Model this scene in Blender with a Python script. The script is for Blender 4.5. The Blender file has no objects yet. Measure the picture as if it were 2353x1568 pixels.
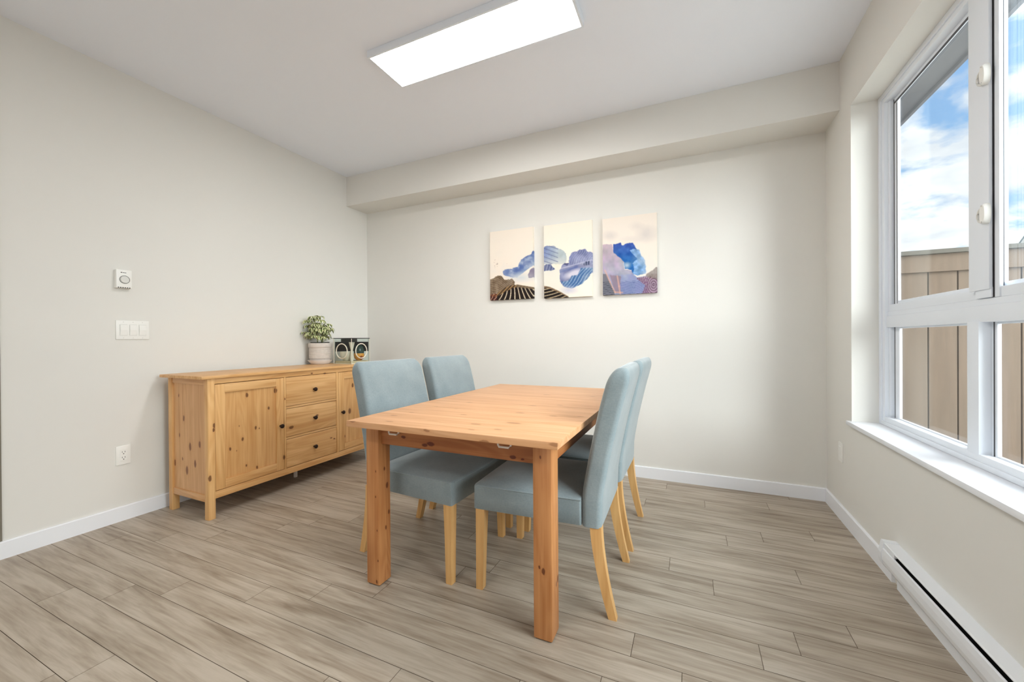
import bpy, bmesh, math, random
import numpy as np
from mathutils import Vector, Matrix
random.seed(7)
S = bpy.context.scene
COL = S.collection
PI = math.pi
# ------------------------------------------------------------------ helpers
def lin(c):
    r = []
    for v in c[:3]:
        v = v / 255.0
        r.append(v / 12.92 if v <= 0.04045 else ((v + 0.055) / 1.055) ** 2.4)
    return (r[0], r[1], r[2], 1.0)

def link(o, parent=None):
    COL.objects.link(o)
    if parent is not None:
        o.parent = parent
    return o

def empty(name, loc, label, cat, rz=0.0, group=None):
    o = bpy.data.objects.new(name, None)
    o.empty_display_size = 0.1
    o.location = loc
    o.rotation_euler = (0, 0, rz)
    o['label'] = label
    o['category'] = cat
    if group:
        o['group'] = group
    return link(o)

def tag(o, label, cat, group=None):
    o['label'] = label
    o['category'] = cat
    if group:
        o['group'] = group
    return o

class MB:
    """collects geometry for ONE mesh object"""
    def __init__(self):
        self.bm = bmesh.new()
    def box(self, x0, x1, y0, y1, z0, z1, bev=0.0, seg=2, mat=0):
        b = bmesh.new()
        bmesh.ops.create_cube(b, size=1.0)
        for v in b.verts:
            v.co = Vector(((x0 + x1) / 2 + v.co.x * (x1 - x0), (y0 + y1) / 2 + v.co.y * (y1 - y0), (z0 + z1) / 2 + v.co.z * (z1 - z0)))
        if bev > 0:
            bmesh.ops.bevel(b, geom=list(b.edges), offset=bev, segments=seg, affect='EDGES', profile=0.6)
        self._add(b, mat)
        return self
    def _add(self, b, mat=0, smooth=None):
        me = bpy.data.meshes.new('tmp')
        for f in b.faces:
            f.material_index = mat
            if smooth is not None:
                f.smooth = smooth
        b.to_mesh(me)
        b.free()
        self.bm.from_mesh(me)
        bpy.data.meshes.remove(me)
    def loft(self, rings, close=True, cap=True, mat=0, smooth=True):
        b = bmesh.new()
        vs = [[b.verts.new(p) for p in r] for r in rings]
        n = len(rings[0])
        for i in range(len(rings) - 1):
            for j in range(n if close else n - 1):
                k = (j + 1) % n
                try:
                    b.faces.new((vs[i][j], vs[i][k], vs[i + 1][k], vs[i + 1][j]))
                except ValueError:
                    pass
        if cap:
            b.faces.new(list(reversed(vs[0])))
            b.faces.new(vs[-1])
        bmesh.ops.recalc_face_normals(b, faces=b.faces)
        self._add(b, mat, smooth)
        return self
    def lathe(self, prof, cx=0, cy=0, n=40, mat=0, cap=True):
        rings = [[(cx + r * math.cos(2 * PI * k / n), cy + r * math.sin(2 * PI * k / n), z) for k in range(n)] for r, z in prof]
        return self.loft(rings, cap=cap, mat=mat)
    def prism(self, pts, axis, a, b_, mat=0, smooth=False, bev=0.0):
        """polygon pts (2D) extruded on axis from a to b. axis 'x': pts=(y,z); 'y': pts=(x,z); 'z': pts=(x,y)"""
        def P(p, t):
            return {'x': (t, p[0], p[1]), 'y': (p[0], t, p[1]), 'z': (p[0], p[1], t)}[axis]
        b = bmesh.new()
        v0 = [b.verts.new(P(p, a)) for p in pts]
        v1 = [b.verts.new(P(p, b_)) for p in pts]
        n = len(pts)
        b.faces.new(v0)
        b.faces.new(list(reversed(v1)))
        for i in range(n):
            j = (i + 1) % n
            b.faces.new((v0[i], v1[i], v1[j], v0[j]))
        bmesh.ops.recalc_face_normals(b, faces=b.faces)
        if bev > 0:
            bmesh.ops.bevel(b, geom=list(b.edges), offset=bev, segments=2, affect='EDGES', profile=0.6)
        self._add(b, mat, smooth)
        return self
    def tube(self, pts, r, n=10, mat=0):
        pts = [Vector(p) for p in pts]
        rings = []
        for i, p in enumerate(pts):
            d = (pts[min(i + 1, len(pts) - 1)] - pts[max(i - 1, 0)]).normalized()
            up = Vector((0, 0, 1)) if abs(d.z) < 0.9 else Vector((1, 0, 0))
            s = d.cross(up).normalized()
            t = s.cross(d)
            rr = r[i] if isinstance(r, (list, tuple)) else r
            rings.append([tuple(p + s * rr * math.cos(2 * PI * k / n) + t * rr * math.sin(2 * PI * k / n)) for k in range(n)])
        return self.loft(rings, mat=mat)
    def torus(self, c, R, r, ax1, ax2, n=36, m=8, mat=0):
        c = Vector(c); ax1 = Vector(ax1).normalized(); ax2 = Vector(ax2).normalized(); nn = ax1.cross(ax2)
        b = bmesh.new()
        g = []
        for i in range(n):
            a = 2 * PI * i / n
            d = ax1 * math.cos(a) + ax2 * math.sin(a)
            g.append([b.verts.new(c + d * (R + r * math.cos(2 * PI * k / m)) + nn * r * math.sin(2 * PI * k / m)) for k in range(m)])
        for i in range(n):
            for k in range(m):
                b.faces.new((g[i][k], g[(i + 1) % n][k], g[(i + 1) % n][(k + 1) % m], g[i][(k + 1) % m]))
        bmesh.ops.recalc_face_normals(b, faces=b.faces)
        self._add(b, mat, True)
        return self
    def sphere(self, c, r, sc=(1, 1, 1), mat=0, u=24, v=14):
        b = bmesh.new()
        bmesh.ops.create_uvsphere(b, u_segments=u, v_segments=v, radius=r)
        for q in b.verts:
            q.co = Vector((c[0] + q.co.x * sc[0], c[1] + q.co.y * sc[1], c[2] + q.co.z * sc[2]))
        self._add(b, mat, True)
        return self
    def cyl(self, c, r, h, axis='z', n=24, mat=0, r2=None):
        r2 = r if r2 is None else r2
        rings = []
        for t, rr in ((0, r), (1, r2)):
            ring = []
            for k in range(n):
                a = 2 * PI * k / n
                x, y = rr * math.cos(a), rr * math.sin(a)
                ring.append({'z': (c[0] + x, c[1] + y, c[2] + h * t), 'x': (c[0] + h * t, c[1] + x, c[2] + y), 'y': (c[0] + x, c[1] + h * t, c[2] + y)}[axis])
            rings.append(ring)
        return self.loft(rings, mat=mat)
    def build(self, name, mats, parent=None, smooth_angle=None):
        me = bpy.data.meshes.new(name)
        self.bm.to_mesh(me)
        self.bm.free()
        if not isinstance(mats, (list, tuple)):
            mats = [mats]
        for m in mats:
            me.materials.append(m)
        if smooth_angle:
            me.polygons.foreach_set('use_smooth', [True] * len(me.polygons))
            me.set_sharp_from_angle(angle=math.radians(smooth_angle))
        else:
            if any(p.use_smooth for p in me.polygons):
                me.set_sharp_from_angle(angle=math.radians(50))
        o = bpy.data.objects.new(name, me)
        return link(o, parent)

def struct(o):
    o['kind'] = 'structure'
    return o

# ------------------------------------------------------------------ materials
def mat(name):
    m = bpy.data.materials.new(name)
    m.use_nodes = True
    nt = m.node_tree
    nt.nodes.clear()
    out = nt.nodes.new('ShaderNodeOutputMaterial')
    return m, nt, out

def N(nt, t, **kw):
    n = nt.nodes.new(t)
    for k, v in kw.items():
        setattr(n, k, v)
    return n

def val(nt, op, a, b=None, c=None, clamp=False):
    n = nt.nodes.new('ShaderNodeMath')
    n.operation = op
    n.use_clamp = clamp
    for i, s in enumerate((a, b, c)):
        if s is None:
            continue
        if isinstance(s, (int, float)):
            n.inputs[i].default_value = s
        else:
            nt.links.new(s, n.inputs[i])
    return n.outputs[0]

def mixc(nt, f, a, b, blend='MIX'):
    n = nt.nodes.new('ShaderNodeMix')
    n.data_type = 'RGBA'
    n.blend_type = blend
    for s, i in ((f, 0), (a, 6), (b, 7)):
        if isinstance(s, (int, float)):
            n.inputs[i].default_value = s
        elif isinstance(s, tuple):
            n.inputs[i].default_value = s
        else:
            nt.links.new(s, n.inputs[i])
    return n.outputs[2]

def ramp(nt, f, stops):
    n = nt.nodes.new('ShaderNodeValToRGB')
    els = n.color_ramp.elements
    while len(els) < len(stops):
        els.new(0.5)
    for e, (p, c) in zip(els, stops):
        e.position = p
        e.color = c if len(c) == 4 else (*c, 1)
    nt.links.new(f, n.inputs[0])
    return n.outputs[0]

def noise(nt, vec, scale, detail=3, rough=0.5, dist=0.0):
    n = nt.nodes.new('ShaderNodeTexNoise')
    n.inputs['Scale'].default_value = scale
    n.inputs['Detail'].default_value = detail
    n.inputs['Roughness'].default_value = rough
    n.inputs['Distortion'].default_value = dist
    if vec is not None:
        nt.links.new(vec, n.inputs['Vector'])
    return n.outputs['Fac']

def mapping(nt, vec, scale=(1, 1, 1), loc=None):
    n = nt.nodes.new('ShaderNodeMapping')
    n.inputs['Scale'].default_value = scale
    if loc is not None:
        if isinstance(loc, tuple):
            n.inputs['Location'].default_value = loc
        else:
            nt.links.new(loc, n.inputs['Location'])
    nt.links.new(vec, n.inputs['Vector'])
    return n.outputs[0]

def bsdf(nt, out, color, rough=0.5, spec=0.5, metallic=0.0, bump=None, bump_str=0.1, bump_dist=0.002, **kw):
    b = nt.nodes.new('ShaderNodeBsdfPrincipled')
    if isinstance(color, tuple):
        b.inputs['Base Color'].default_value = color
    else:
        nt.links.new(color, b.inputs['Base Color'])
    if isinstance(rough, (int, float)):
        b.inputs['Roughness'].default_value = rough
    else:
        nt.links.new(rough, b.inputs['Roughness'])
    b.inputs['Specular IOR Level'].default_value = spec
    b.inputs['Metallic'].default_value = metallic
    for k, v in kw.items():
        b.inputs[k.replace('_', ' ')].default_value = v
    if bump is not None:
        bn = nt.nodes.new('ShaderNodeBump')
        bn.inputs['Strength'].default_value = bump_str
        bn.inputs['Distance'].default_value = bump_dist
        nt.links.new(bump, bn.inputs['Height'])
        nt.links.new(bn.outputs[0], b.inputs['Normal'])
    nt.links.new(b.outputs[0], out.inputs[0])
    return b

def paint(name, c, rough=0.6, spec=0.3, var=0.02, scale=3.0, bump=0.05):
    m, nt, out = mat(name)
    tc = N(nt, 'ShaderNodeTexCoord').outputs['Object']
    f = noise(nt, tc, scale, 2)
    c0 = lin(c)
    hi = tuple(min(1, v * (1 + var)) for v in c0[:3]) + (1,)
    lo = tuple(v * (1 - var) for v in c0[:3]) + (1,)
    fine = noise(nt, tc, 260, 2)
    bsdf(nt, out, mixc(nt, f, lo, hi), rough, spec, bump=fine, bump_str=bump, bump_dist=0.001)
    return m

def plain(name, c, rough=0.5, spec=0.5, metallic=0.0, **kw):
    m, nt, out = mat(name)
    bsdf(nt, out, lin(c), rough, spec, metallic, **kw)
    return m

# knots of the pine furniture: place in the room and radius
K_DOOR = [ (-2.660, 1.664, 0.732, 0.0110), (-2.660, 1.857, 0.738, 0.0120), (-2.660, 1.811, 0.621, 0.0090), (-2.660, 1.612, 0.536, 0.0040), (-2.660, 1.720, 0.504, 0.0090), (-2.660, 1.744, 0.495, 0.0050), (-2.660, 1.634, 0.447, 0.0090), (-2.660, 1.556, 0.402, 0.0090), (-2.660, 1.595, 0.381, 0.0040), (-2.660, 1.656, 0.268, 0.0070), (-2.660, 1.727, 0.235, 0.0090), (-2.660, 1.915, 0.252, 0.0120), (-2.660, 1.598, 0.173, 0.0080), (-2.660, 1.457, 0.572, 0.0100), (-2.660, 1.455, 0.546, 0.0080), (-2.660, 1.432, 0.255, 0.0120), (-2.660, 1.924, 0.670, 0.0060), (-2.660, 2.526, 0.481, 0.0180), (-2.660, 2.470, 0.277, 0.0090), (-2.660, 2.561, 0.700, 0.0140) ]
K_SIDE = [ (-2.993, 1.435, 0.743, 0.0050), (-2.939, 1.435, 0.599, 0.0090), (-2.989, 1.435, 0.489, 0.0060), (-2.872, 1.435, 0.427, 0.0120), (-2.769, 1.435, 0.451, 0.0100), (-3.043, 1.435, 0.306, 0.0100), (-2.956, 1.435, 0.340, 0.0050), (-2.819, 1.435, 0.324, 0.0110), (-2.909, 1.435, 0.272, 0.0130), (-2.702, 1.435, 0.250, 0.0080) ]
K_DRAW = [ (-2.662, 1.974, 0.455, 0.0120), (-2.662, 2.194, 0.505, 0.0070), (-2.662, 2.324, 0.298, 0.0060), (-2.662, 2.355, 0.284, 0.0060), (-2.662, 2.148, 0.836, 0.0060), (-2.662, 2.267, 0.826, 0.0070), ]
K_TOP = [ (-1.214, 1.398, 0.750, 0.0100), (-1.144, 1.289, 0.750, 0.0100), (-1.187, 1.488, 0.750, 0.0070), (-1.324, 2.256, 0.750, 0.0100), (-1.083, 1.844, 0.750, 0.0100), (-1.174, 1.667, 0.750, 0.0050), (-1.047, 1.650, 0.750, 0.0050), (-0.933, 1.533, 0.750, 0.0080), (-0.783, 1.380, 0.750, 0.0110), (-0.652, 1.457, 0.750, 0.0160), (-0.715, 1.671, 0.750, 0.0110), (-0.735, 1.877, 0.750, 0.0110), (-0.797, 2.278, 0.750, 0.0110), (-0.608, 1.939, 0.750, 0.0080), (-0.550, 1.656, 0.750, 0.0100), (-0.437, 1.689, 0.750, 0.0080), (-0.931, 2.683, 0.750, 0.0100), (-1.114, 2.649, 0.750, 0.0100), (-0.750, 1.288, 0.750, 0.0070), (-0.660, 1.330, 0.750, 0.0080), (-1.310, 2.010, 0.750, 0.0080), (-1.336, 1.546, 0.750, 0.0050), (-0.738, 2.527, 0.750, 0.0070), (-0.527, 2.310, 0.750, 0.0080) ]
K_EDGE = [ (-1.289, 1.233, 0.749, 0.0080), (-0.913, 1.233, 0.744, 0.0080), (-0.667, 1.233, 0.726, 0.0100), (-0.401, 1.233, 0.743, 0.0120) ]
K_LEGF = [ (-1.269, 1.343, 0.508, 0.0040), (-1.270, 1.343, 0.396, 0.0040), (-1.264, 1.343, 0.247, 0.0040), (-1.260, 1.343, 0.115, 0.0040), (-1.268, 1.343, 0.021, 0.0060) ]
K_LEGFR = [ (-0.500, 1.337, 0.264, 0.0050), (-0.485, 1.337, 0.253, 0.0090), (-0.494, 1.337, 0.662, 0.0050) ]
K_LEGS = [ (-1.253, 1.378, 0.512, 0.0070), (-1.253, 1.396, 0.433, 0.0100), (-1.253, 1.406, 0.309, 0.0080), (-1.253, 1.386, 0.245, 0.0070) ]
K_LEGSR = [ (-0.453, 1.404, 0.198, 0.0100), (-0.453, 1.386, 0.189, 0.0070) ]
K_AP = [ (-0.989, 1.362, 0.654, 0.0120), (-1.018, 1.362, 0.646, 0.0090), (-1.131, 1.362, 0.669, 0.0080), (-0.614, 1.362, 0.643, 0.0090), (-0.574, 1.362, 0.640, 0.0050) ]
def pine(name, axis, light, dark, knot=(104, 58, 34), knots=(), org=(0, 0, 0), board=0.0, board_axis='y', rough=0.38, amt=1.0, elong=2.0, flat=''):
    """knotty pine with its grain along 'axis'"""
    m, nt, out = mat(name)
    tc = N(nt, 'ShaderNodeTexCoord').outputs['Object']
    rnd = N(nt, 'ShaderNodeObjectInfo').outputs['Random']
    off = N(nt, 'ShaderNodeCombineXYZ')
    nt.links.new(val(nt, 'MULTIPLY', rnd, 13.7), off.inputs[0])
    nt.links.new(val(nt, 'MULTIPLY', rnd, 7.3), off.inputs[1])
    nt.links.new(val(nt, 'MULTIPLY', rnd, 3.1), off.inputs[2])
    def sc(a, c):
        return {'x': (a, c, c), 'y': (c, a, c), 'z': (c, c, a)}[axis]
    base = mapping(nt, tc, (1, 1, 1), off.outputs[0])
    bv = None
    if board > 0:
        sep = N(nt, 'ShaderNodeSeparateXYZ')
        nt.links.new(tc, sep.inputs[0])
        q = val(nt, 'FLOOR', val(nt, 'DIVIDE', sep.outputs['xyz'.index(board_axis)], board))
        wn = N(nt, 'ShaderNodeTexWhiteNoise', noise_dimensions='1D')
        nt.links.new(q, wn.inputs['W'])
        bv = wn.outputs['Value']
        cmb = N(nt, 'ShaderNodeCombineXYZ')
        nt.links.new(val(nt, 'MULTIPLY', bv, 9.0), cmb.inputs['xyz'.index(axis)])
        ad = N(nt, 'ShaderNodeVectorMath', operation='ADD')
        nt.links.new(base, ad.inputs[0]); nt.links.new(cmb.outputs[0], ad.inputs[1])
        base = ad.outputs[0]
    # knots push the grain aside
    wobn = N(nt, 'ShaderNodeTexNoise')
    wobn.inputs['Scale'].default_value = 45
    nt.links.new(tc, wobn.inputs['Vector'])
    g1 = noise(nt, mapping(nt, base, sc(0.8, 14)), 1.6, 3, 0.55, 0.7)
    g2 = noise(nt, mapping(nt, base, sc(2.0, 110)), 1.0, 2, 0.5)
    rings = val(nt, 'MULTIPLY', val(nt, 'ADD', val(nt, 'SINE', val(nt, 'MULTIPLY', noise(nt, mapping(nt, base, sc(0.55, 4.2)), 1.5, 2, 0.5, 0.4), 70.0)), 1.0), 0.5)
    f = val(nt, 'ADD', val(nt, 'MULTIPLY', g1, 0.62), val(nt, 'ADD', val(nt, 'MULTIPLY', g2, 0.30), val(nt, 'MULTIPLY', rings, 0.10)))
    deep = tuple(v * k_ for v, k_ in zip(dark, (0.93, 0.86, 0.78)))
    col = ramp(nt, f, [(0.34, lin(light)), (0.60, lin(dark)), (0.80, lin(deep))])
    if bv is not None:
        col = mixc(nt, val(nt, 'MULTIPLY', bv, 0.5 * amt), col, lin(dark))
    if knots:
        wv = N(nt, 'ShaderNodeVectorMath', operation='MULTIPLY_ADD')
        nt.links.new(wobn.outputs['Color'], wv.inputs[0])
        wv.inputs[1].default_value = (0.007, 0.007, 0.007)
        nt.links.new(tc, wv.inputs[2])
        e_ = tuple((1 / elong if a_ == axis else 1.0) * (0.15 if a_ == flat else 1.0) for a_ in 'xyz')
        kv = mapping(nt, wv.outputs[0], e_)
        acc = None
        for (kx, ky, kz, kr) in knots:
            dn = N(nt, 'ShaderNodeVectorMath', operation='DISTANCE')
            nt.links.new(kv, dn.inputs[0])
            dn.inputs[1].default_value = tuple((c_ - o_ + 0.0035) * q_ for c_, o_, q_ in zip((kx, ky, kz), org, e_))
            dd = val(nt, 'DIVIDE', dn.outputs['Value'], kr)
            acc = dd if acc is None else val(nt, 'MINIMUM', acc, dd)
        halo = val(nt, 'MULTIPLY', val(nt, 'SUBTRACT', 2.6, acc), 0.42, clamp=True)
        km = val(nt, 'MULTIPLY', val(nt, 'SUBTRACT', 1.15, acc), 2.6, clamp=True)
        col = mixc(nt, val(nt, 'MULTIPLY', halo, 0.35), col, lin(deep))
        col = mixc(nt, val(nt, 'MULTIPLY', km, 0.85 * amt), col, lin(knot))
    bsdf(nt, out, col, rough, 0.35, bump=g2, bump_str=0.04)
    return m

M = {}
M['wall'] = paint('wall_paint', (229, 227, 221), 0.75, 0.2, 0.01)
M['ceiling'] = paint('ceiling_paint', (243, 247, 255), 0.85, 0.1, 0.008)
M['trim'] = paint('white_trim_paint', (240, 242, 246), 0.4, 0.4, 0.005, bump=0.0)
M['vinyl'] = paint('white_vinyl', (236, 241, 248), 0.35, 0.45, 0.004, bump=0.0)
M['plastic'] = plain('white_plastic', (242, 241, 236), 0.4)
M['plastic_grey'] = plain('pale_grey_plastic', (222, 221, 216), 0.45)
M['slot'] = plain('dark_slot', (70, 68, 64), 0.7)
M['black'] = plain('black_void', (10, 10, 10), 0.8, 0.1)
M['gasket'] = plain('dark_gasket', (98, 98, 101), 0.7, 0.2)
M['edge_strip'] = plain('dim_corner_grey', (128, 122, 110), 0.7, 0.2)  # dimness of the wall corner put into the strip's colour
M['bronze'] = plain('dark_bronze_metal', (52, 38, 32), 0.32, 0.5, 0.75)
M['heater'] = paint('heater_enamel', (238, 241, 245), 0.35, 0.5, 0.004, bump=0.0)
M['rubber'] = plain('dark_felt_pad', (60, 52, 45), 0.9)
TORG = (-0.8605, 1.9725, 0.0)
SORG = (-2.875, 2.164, 0.0)
SL, SD = (231, 186, 130), (208, 156, 98)
M['pine_x'] = pine('pine_tabletop', 'x', (232, 184, 140), (211, 158, 112), (142, 92, 56), [(a, b, c, d * 0.62) for a, b, c, d in K_TOP] + [(a, b, c, d * 0.6) for a, b, c, d in K_EDGE], TORG, board=0.094, board_axis='y', rough=0.42, amt=0.7, elong=3.4)
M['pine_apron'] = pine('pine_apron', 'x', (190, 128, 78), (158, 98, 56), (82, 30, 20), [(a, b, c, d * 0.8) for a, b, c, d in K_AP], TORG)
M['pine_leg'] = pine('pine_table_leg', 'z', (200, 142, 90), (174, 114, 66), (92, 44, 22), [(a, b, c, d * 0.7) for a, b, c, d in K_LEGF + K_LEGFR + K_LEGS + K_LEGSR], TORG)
M['pine_y'] = pine('pine_grain_y', 'y', SL, SD, (100, 58, 34), K_DRAW, SORG, elong=1.6, flat='x')
M['pine_z'] = pine('pine_door_panel', 'z', SL, SD, (100, 58, 34), [(a, b, c, d * 0.82) for a, b, c, d in K_DOOR], SORG, board=0.072, board_axis='y', elong=1.7, flat='x')
M['pine_zs'] = pine('pine_side_panel', 'z', (226, 180, 130), (206, 156, 106), (122, 72, 46), K_SIDE, SORG, board=0.085, board_axis='x', elong=2.2, flat='y')
M['pine_zf'] = pine('pine_stile', 'z', (233, 188, 130), (211, 158, 98), (100, 58, 34), [(a, b, c, d * 0.8) for a, b, c, d in K_DOOR], SORG, elong=2.0)

m, nt, out = mat('birch_chair_leg')
tc = N(nt, 'ShaderNodeTexCoord').outputs['Object']
f = noise(nt, mapping(nt, tc, (60, 60, 3)), 1.0, 3)
bsdf(nt, out, ramp(nt, f, [(0.3, lin((222, 178, 118))), (0.75, lin((202, 152, 92)))]), 0.4, 0.4)
M['birch'] = m

m, nt, out = mat('blue_grey_fabric')
tc = N(nt, 'ShaderNodeTexCoord').outputs['Object']
f1 = noise(nt, tc, 9, 3)
f2 = noise(nt, mapping(nt, tc, (400, 400, 90)), 1.0, 2)
f3 = noise(nt, mapping(nt, tc, (90, 90, 400)), 1.0, 2)
ff = val(nt, 'ADD', val(nt, 'MULTIPLY', f1, 0.5), val(nt, 'MULTIPLY', val(nt, 'ADD', f2, f3), 0.3))
b = bsdf(nt, out, ramp(nt, ff, [(0.3, lin((120, 134, 138))), (0.8, lin((150, 161, 164)))]), 0.92, 0.15, bump=val(nt, 'ADD', f2, f3), bump_str=0.25, bump_dist=0.001)
b.inputs['Sheen Weight'].default_value = 0.6
b.inputs['Sheen Roughness'].default_value = 0.4
M['fabric'] = m

# glass: thin clear pane, mirrors a little at grazing angles
def clear(name, tint=(250, 253, 252), refl=0.9, ior=1.45):
    m, nt, out = mat(name)
    lw = N(nt, 'ShaderNodeLayerWeight')
    fr_ = val(nt, 'ADD', 0.03, val(nt, 'MULTIPLY', val(nt, 'POWER', lw.outputs['Facing'], 5.0), 0.8))
    tr = N(nt, 'ShaderNodeBsdfTransparent')
    tr.inputs['Color'].default_value = lin(tint)
    gl = N(nt, 'ShaderNodeBsdfGlossy')
    gl.inputs['Roughness'].default_value = 0.02
    mx = N(nt, 'ShaderNodeMixShader')
    lw.inputs['Blend'].default_value = 0.5
    nt.links.new(val(nt, 'MULTIPLY', fr_, refl), mx.inputs[0])
    nt.links.new(tr.outputs[0], mx.inputs[1])
    nt.links.new(gl.outputs[0], mx.inputs[2])
    nt.links.new(mx.outputs[0], out.inputs[0])
    return m
M['glass'] = clear('window_glass')
M['acrylic'] = clear('clear_acrylic', (246, 249, 248), 0.8)

# floor: grey-brown wood-look planks
m, nt, out = mat('grey_oak_laminate')
tc = N(nt, 'ShaderNodeTexCoord').outputs['Object']
at = N(nt, 'ShaderNodeAttribute', attribute_name='plank')
pid = at.outputs['Fac']
off = N(nt, 'ShaderNodeCombineXYZ')
nt.links.new(val(nt, 'MULTIPLY', pid, 37.0), off.inputs[0])
nt.links.new(val(nt, 'MULTIPLY', pid, 23.0), off.inputs[2])
bv = mapping(nt, tc, (1, 1, 1), off.outputs[0])
g1 = noise(nt, mapping(nt, bv, (1.3, 17, 1)), 1.3, 4, 0.6, 0.8)
g2 = noise(nt, mapping(nt, bv, (5, 95, 1)), 1.0, 3, 0.6)
g3 = noise(nt, mapping(nt, bv, (1.0, 4.0, 1)), 1.2, 3, 0.5)
g4 = noise(nt, mapping(nt, bv, (3.2, 30, 1)), 1.2, 3, 0.6, 0.5)
f = val(nt, 'ADD', val(nt, 'ADD', val(nt, 'MULTIPLY', g1, 0.42), val(nt, 'MULTIPLY', g2, 0.16)), val(nt, 'ADD', val(nt, 'MULTIPLY', g3, 0.2), val(nt, 'MULTIPLY', g4, 0.22)))
colf = ramp(nt, f, [(0.36, lin((124, 109, 93))), (0.45, lin((158, 144, 127))), (0.56, lin((184, 172, 156))), (0.7, lin((196, 185, 170)))])
colf = mixc(nt, val(nt, 'MULTIPLY', pid, 0.16), colf, lin((168, 156, 140)))
bsdf(nt, out, colf, 0.42, 0.35, bump=g2, bump_str=0.05)
M['floor'] = m
M['seam'] = plain('floor_seam', (92, 78, 64), 0.9, 0.1)

# ------------------------------------------------------------------ room dimensions
XL, XR, YB, H = -3.1645, 0.8199, 3.2454, 2.7397
YK, ZK = 2.9718, 2.4455          # bulkhead face and underside
YF = -4.2                        # wall behind the camera
BB = 0.088                       # baseboard height
BT = 0.013

# floor
def make_floor():
    bm = bmesh.new()
    lay = bm.verts.layers.float.new('plank')
    P = 0.1187
    joints = {-9: -2.497, -8: -2.271, -6: -1.70, -5: -1.465, -4: -1.23, -3: -0.192, -1: 0.34, 0: 0.528, 2: -0.097, 3: 0.44, 6: 0.35, 9: 0.08, 11: -0.165, 10: -0.75, 7: -0.6}
    L = 1.20
    g = 0.0009
    x0, x1 = XL - 0.2, XR + 0.02
    rnd = random.Random(3)
    v = [bm.verts.new(p) for p in ((x0, YF, -0.0016), (x1, YF, -0.0016), (x1, YB + 0.02, -0.0016), (x0, YB + 0.02, -0.0016))]
    fb = bm.faces.new(v)
    fb.material_index = 1
    v2 = [bm.verts.new(p) for p in ((x0, YF, -0.12), (x1, YF, -0.12), (x1, YB + 0.02, -0.12), (x0, YB + 0.02, -0.12))]
    bm.faces.new(list(reversed(v2))).material_index = 1
    for i in range(4):
        j = (i + 1) % 4
        bm.faces.new((v[j], v[i], v2[i], v2[j])).material_index = 1
    k = -50
    while True:
        ya = 1.75 + P * k
        yb = ya + P
        if ya > YB:
            break
        if yb < YF:
            k += 1
            continue
        j0 = joints.get(k, rnd.uniform(0, L))
        n0 = math.floor((x0 - j0) / L)
        a = j0 + n0 * L
        while a < x1:
            b_ = a + L
            xa, xb = max(a, x0), min(b_, x1)
            if xb - xa > 0.01:
                r = rnd.random()
                y0_, y1_ = max(ya, YF), min(yb, YB + 0.02)
                q = [bm.verts.new(p) for p in ((xa + g, y0_ + g, 0), (xb - g, y0_ + g, 0), (xb - g, y1_ - g, 0), (xa + g, y1_ - g, 0))]
                for w in q:
                    w[lay] = r
                bm.faces.new(q)
            a = b_
        k += 1
    me = bpy.data.meshes.new('floor')
    bm.to_mesh(me)
    bm.free()
    me.materials.append(M['floor'])
    me.materials.append(M['seam'])
    return struct(link(bpy.data.objects.new('floor', me)))
make_floor()

# ceiling and walls
o = MB().box(XL - 0.2, XR + 0.35, YF - 0.1, YB + 0.15, H, H + 0.15).build('ceiling', M['ceiling']); struct(o)
struct(MB().box(XL - 0.15, XL, YF, YB, 0, H).build('wall_left', M['wall']))
struct(MB().box(XL - 0.15, XR + 0.35, YB, YB + 0.15, -0.12, H).build('wall_back', M['wall']))
struct(MB().box(XL - 0.15, XR + 0.35, YF - 0.1, YF, 0, H).build('wall_front', M['wall']))
# bulkhead boxed in below the ceiling along the back wall
o = MB().box(XL, XR, YK, YB, ZK, H - 0.0005, bev=0.0).build('wall_bulkhead', M['wall']); struct(o)
# right wall with window opening
WY0, WY1, WZ0, WZ1 = 0.35, 2.797, 0.595, 2.382
XO = 1.02                        # outer wall face
w = MB()
w.box(XR, XO, YF, WY0, -0.12, H)
w.box(XR, XO, WY1, YB, -0.12, H)
w.box(XR, XO, WY0, WY1, -0.12, WZ0)
w.box(XR, XO, WY0, WY1, WZ1, H)
struct(w.build('wall_right', M['wall']))
# dark strip added on the left wall in place of a dim corner
struct(MB().box(XL, XL + 0.005, 0.745, 0.7565, BB + 0.002, H).build('dim_corner_strip', M['edge_strip']))
# baseboards
def base_prof(t=BT, h=BB):
    return [(0, 0), (t, 0), (t, h - 0.004), (t - 0.004, h), (0, h)]
w = MB(); w.prism([(XL + a, z) for a, z in base_prof()], 'y', YF, YB); struct(w.build('baseboard_left', M['trim']))
w = MB(); w.prism([(YB - a, z) for a, z in base_prof()], 'x', XL + BT, XR - BT); struct(w.build('baseboard_back', M['trim']))
w = MB(); w.prism([(XR - a, z) for a, z in base_prof()], 'y', 2.285, YB); struct(w.build('baseboard_right', M['trim']))

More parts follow.
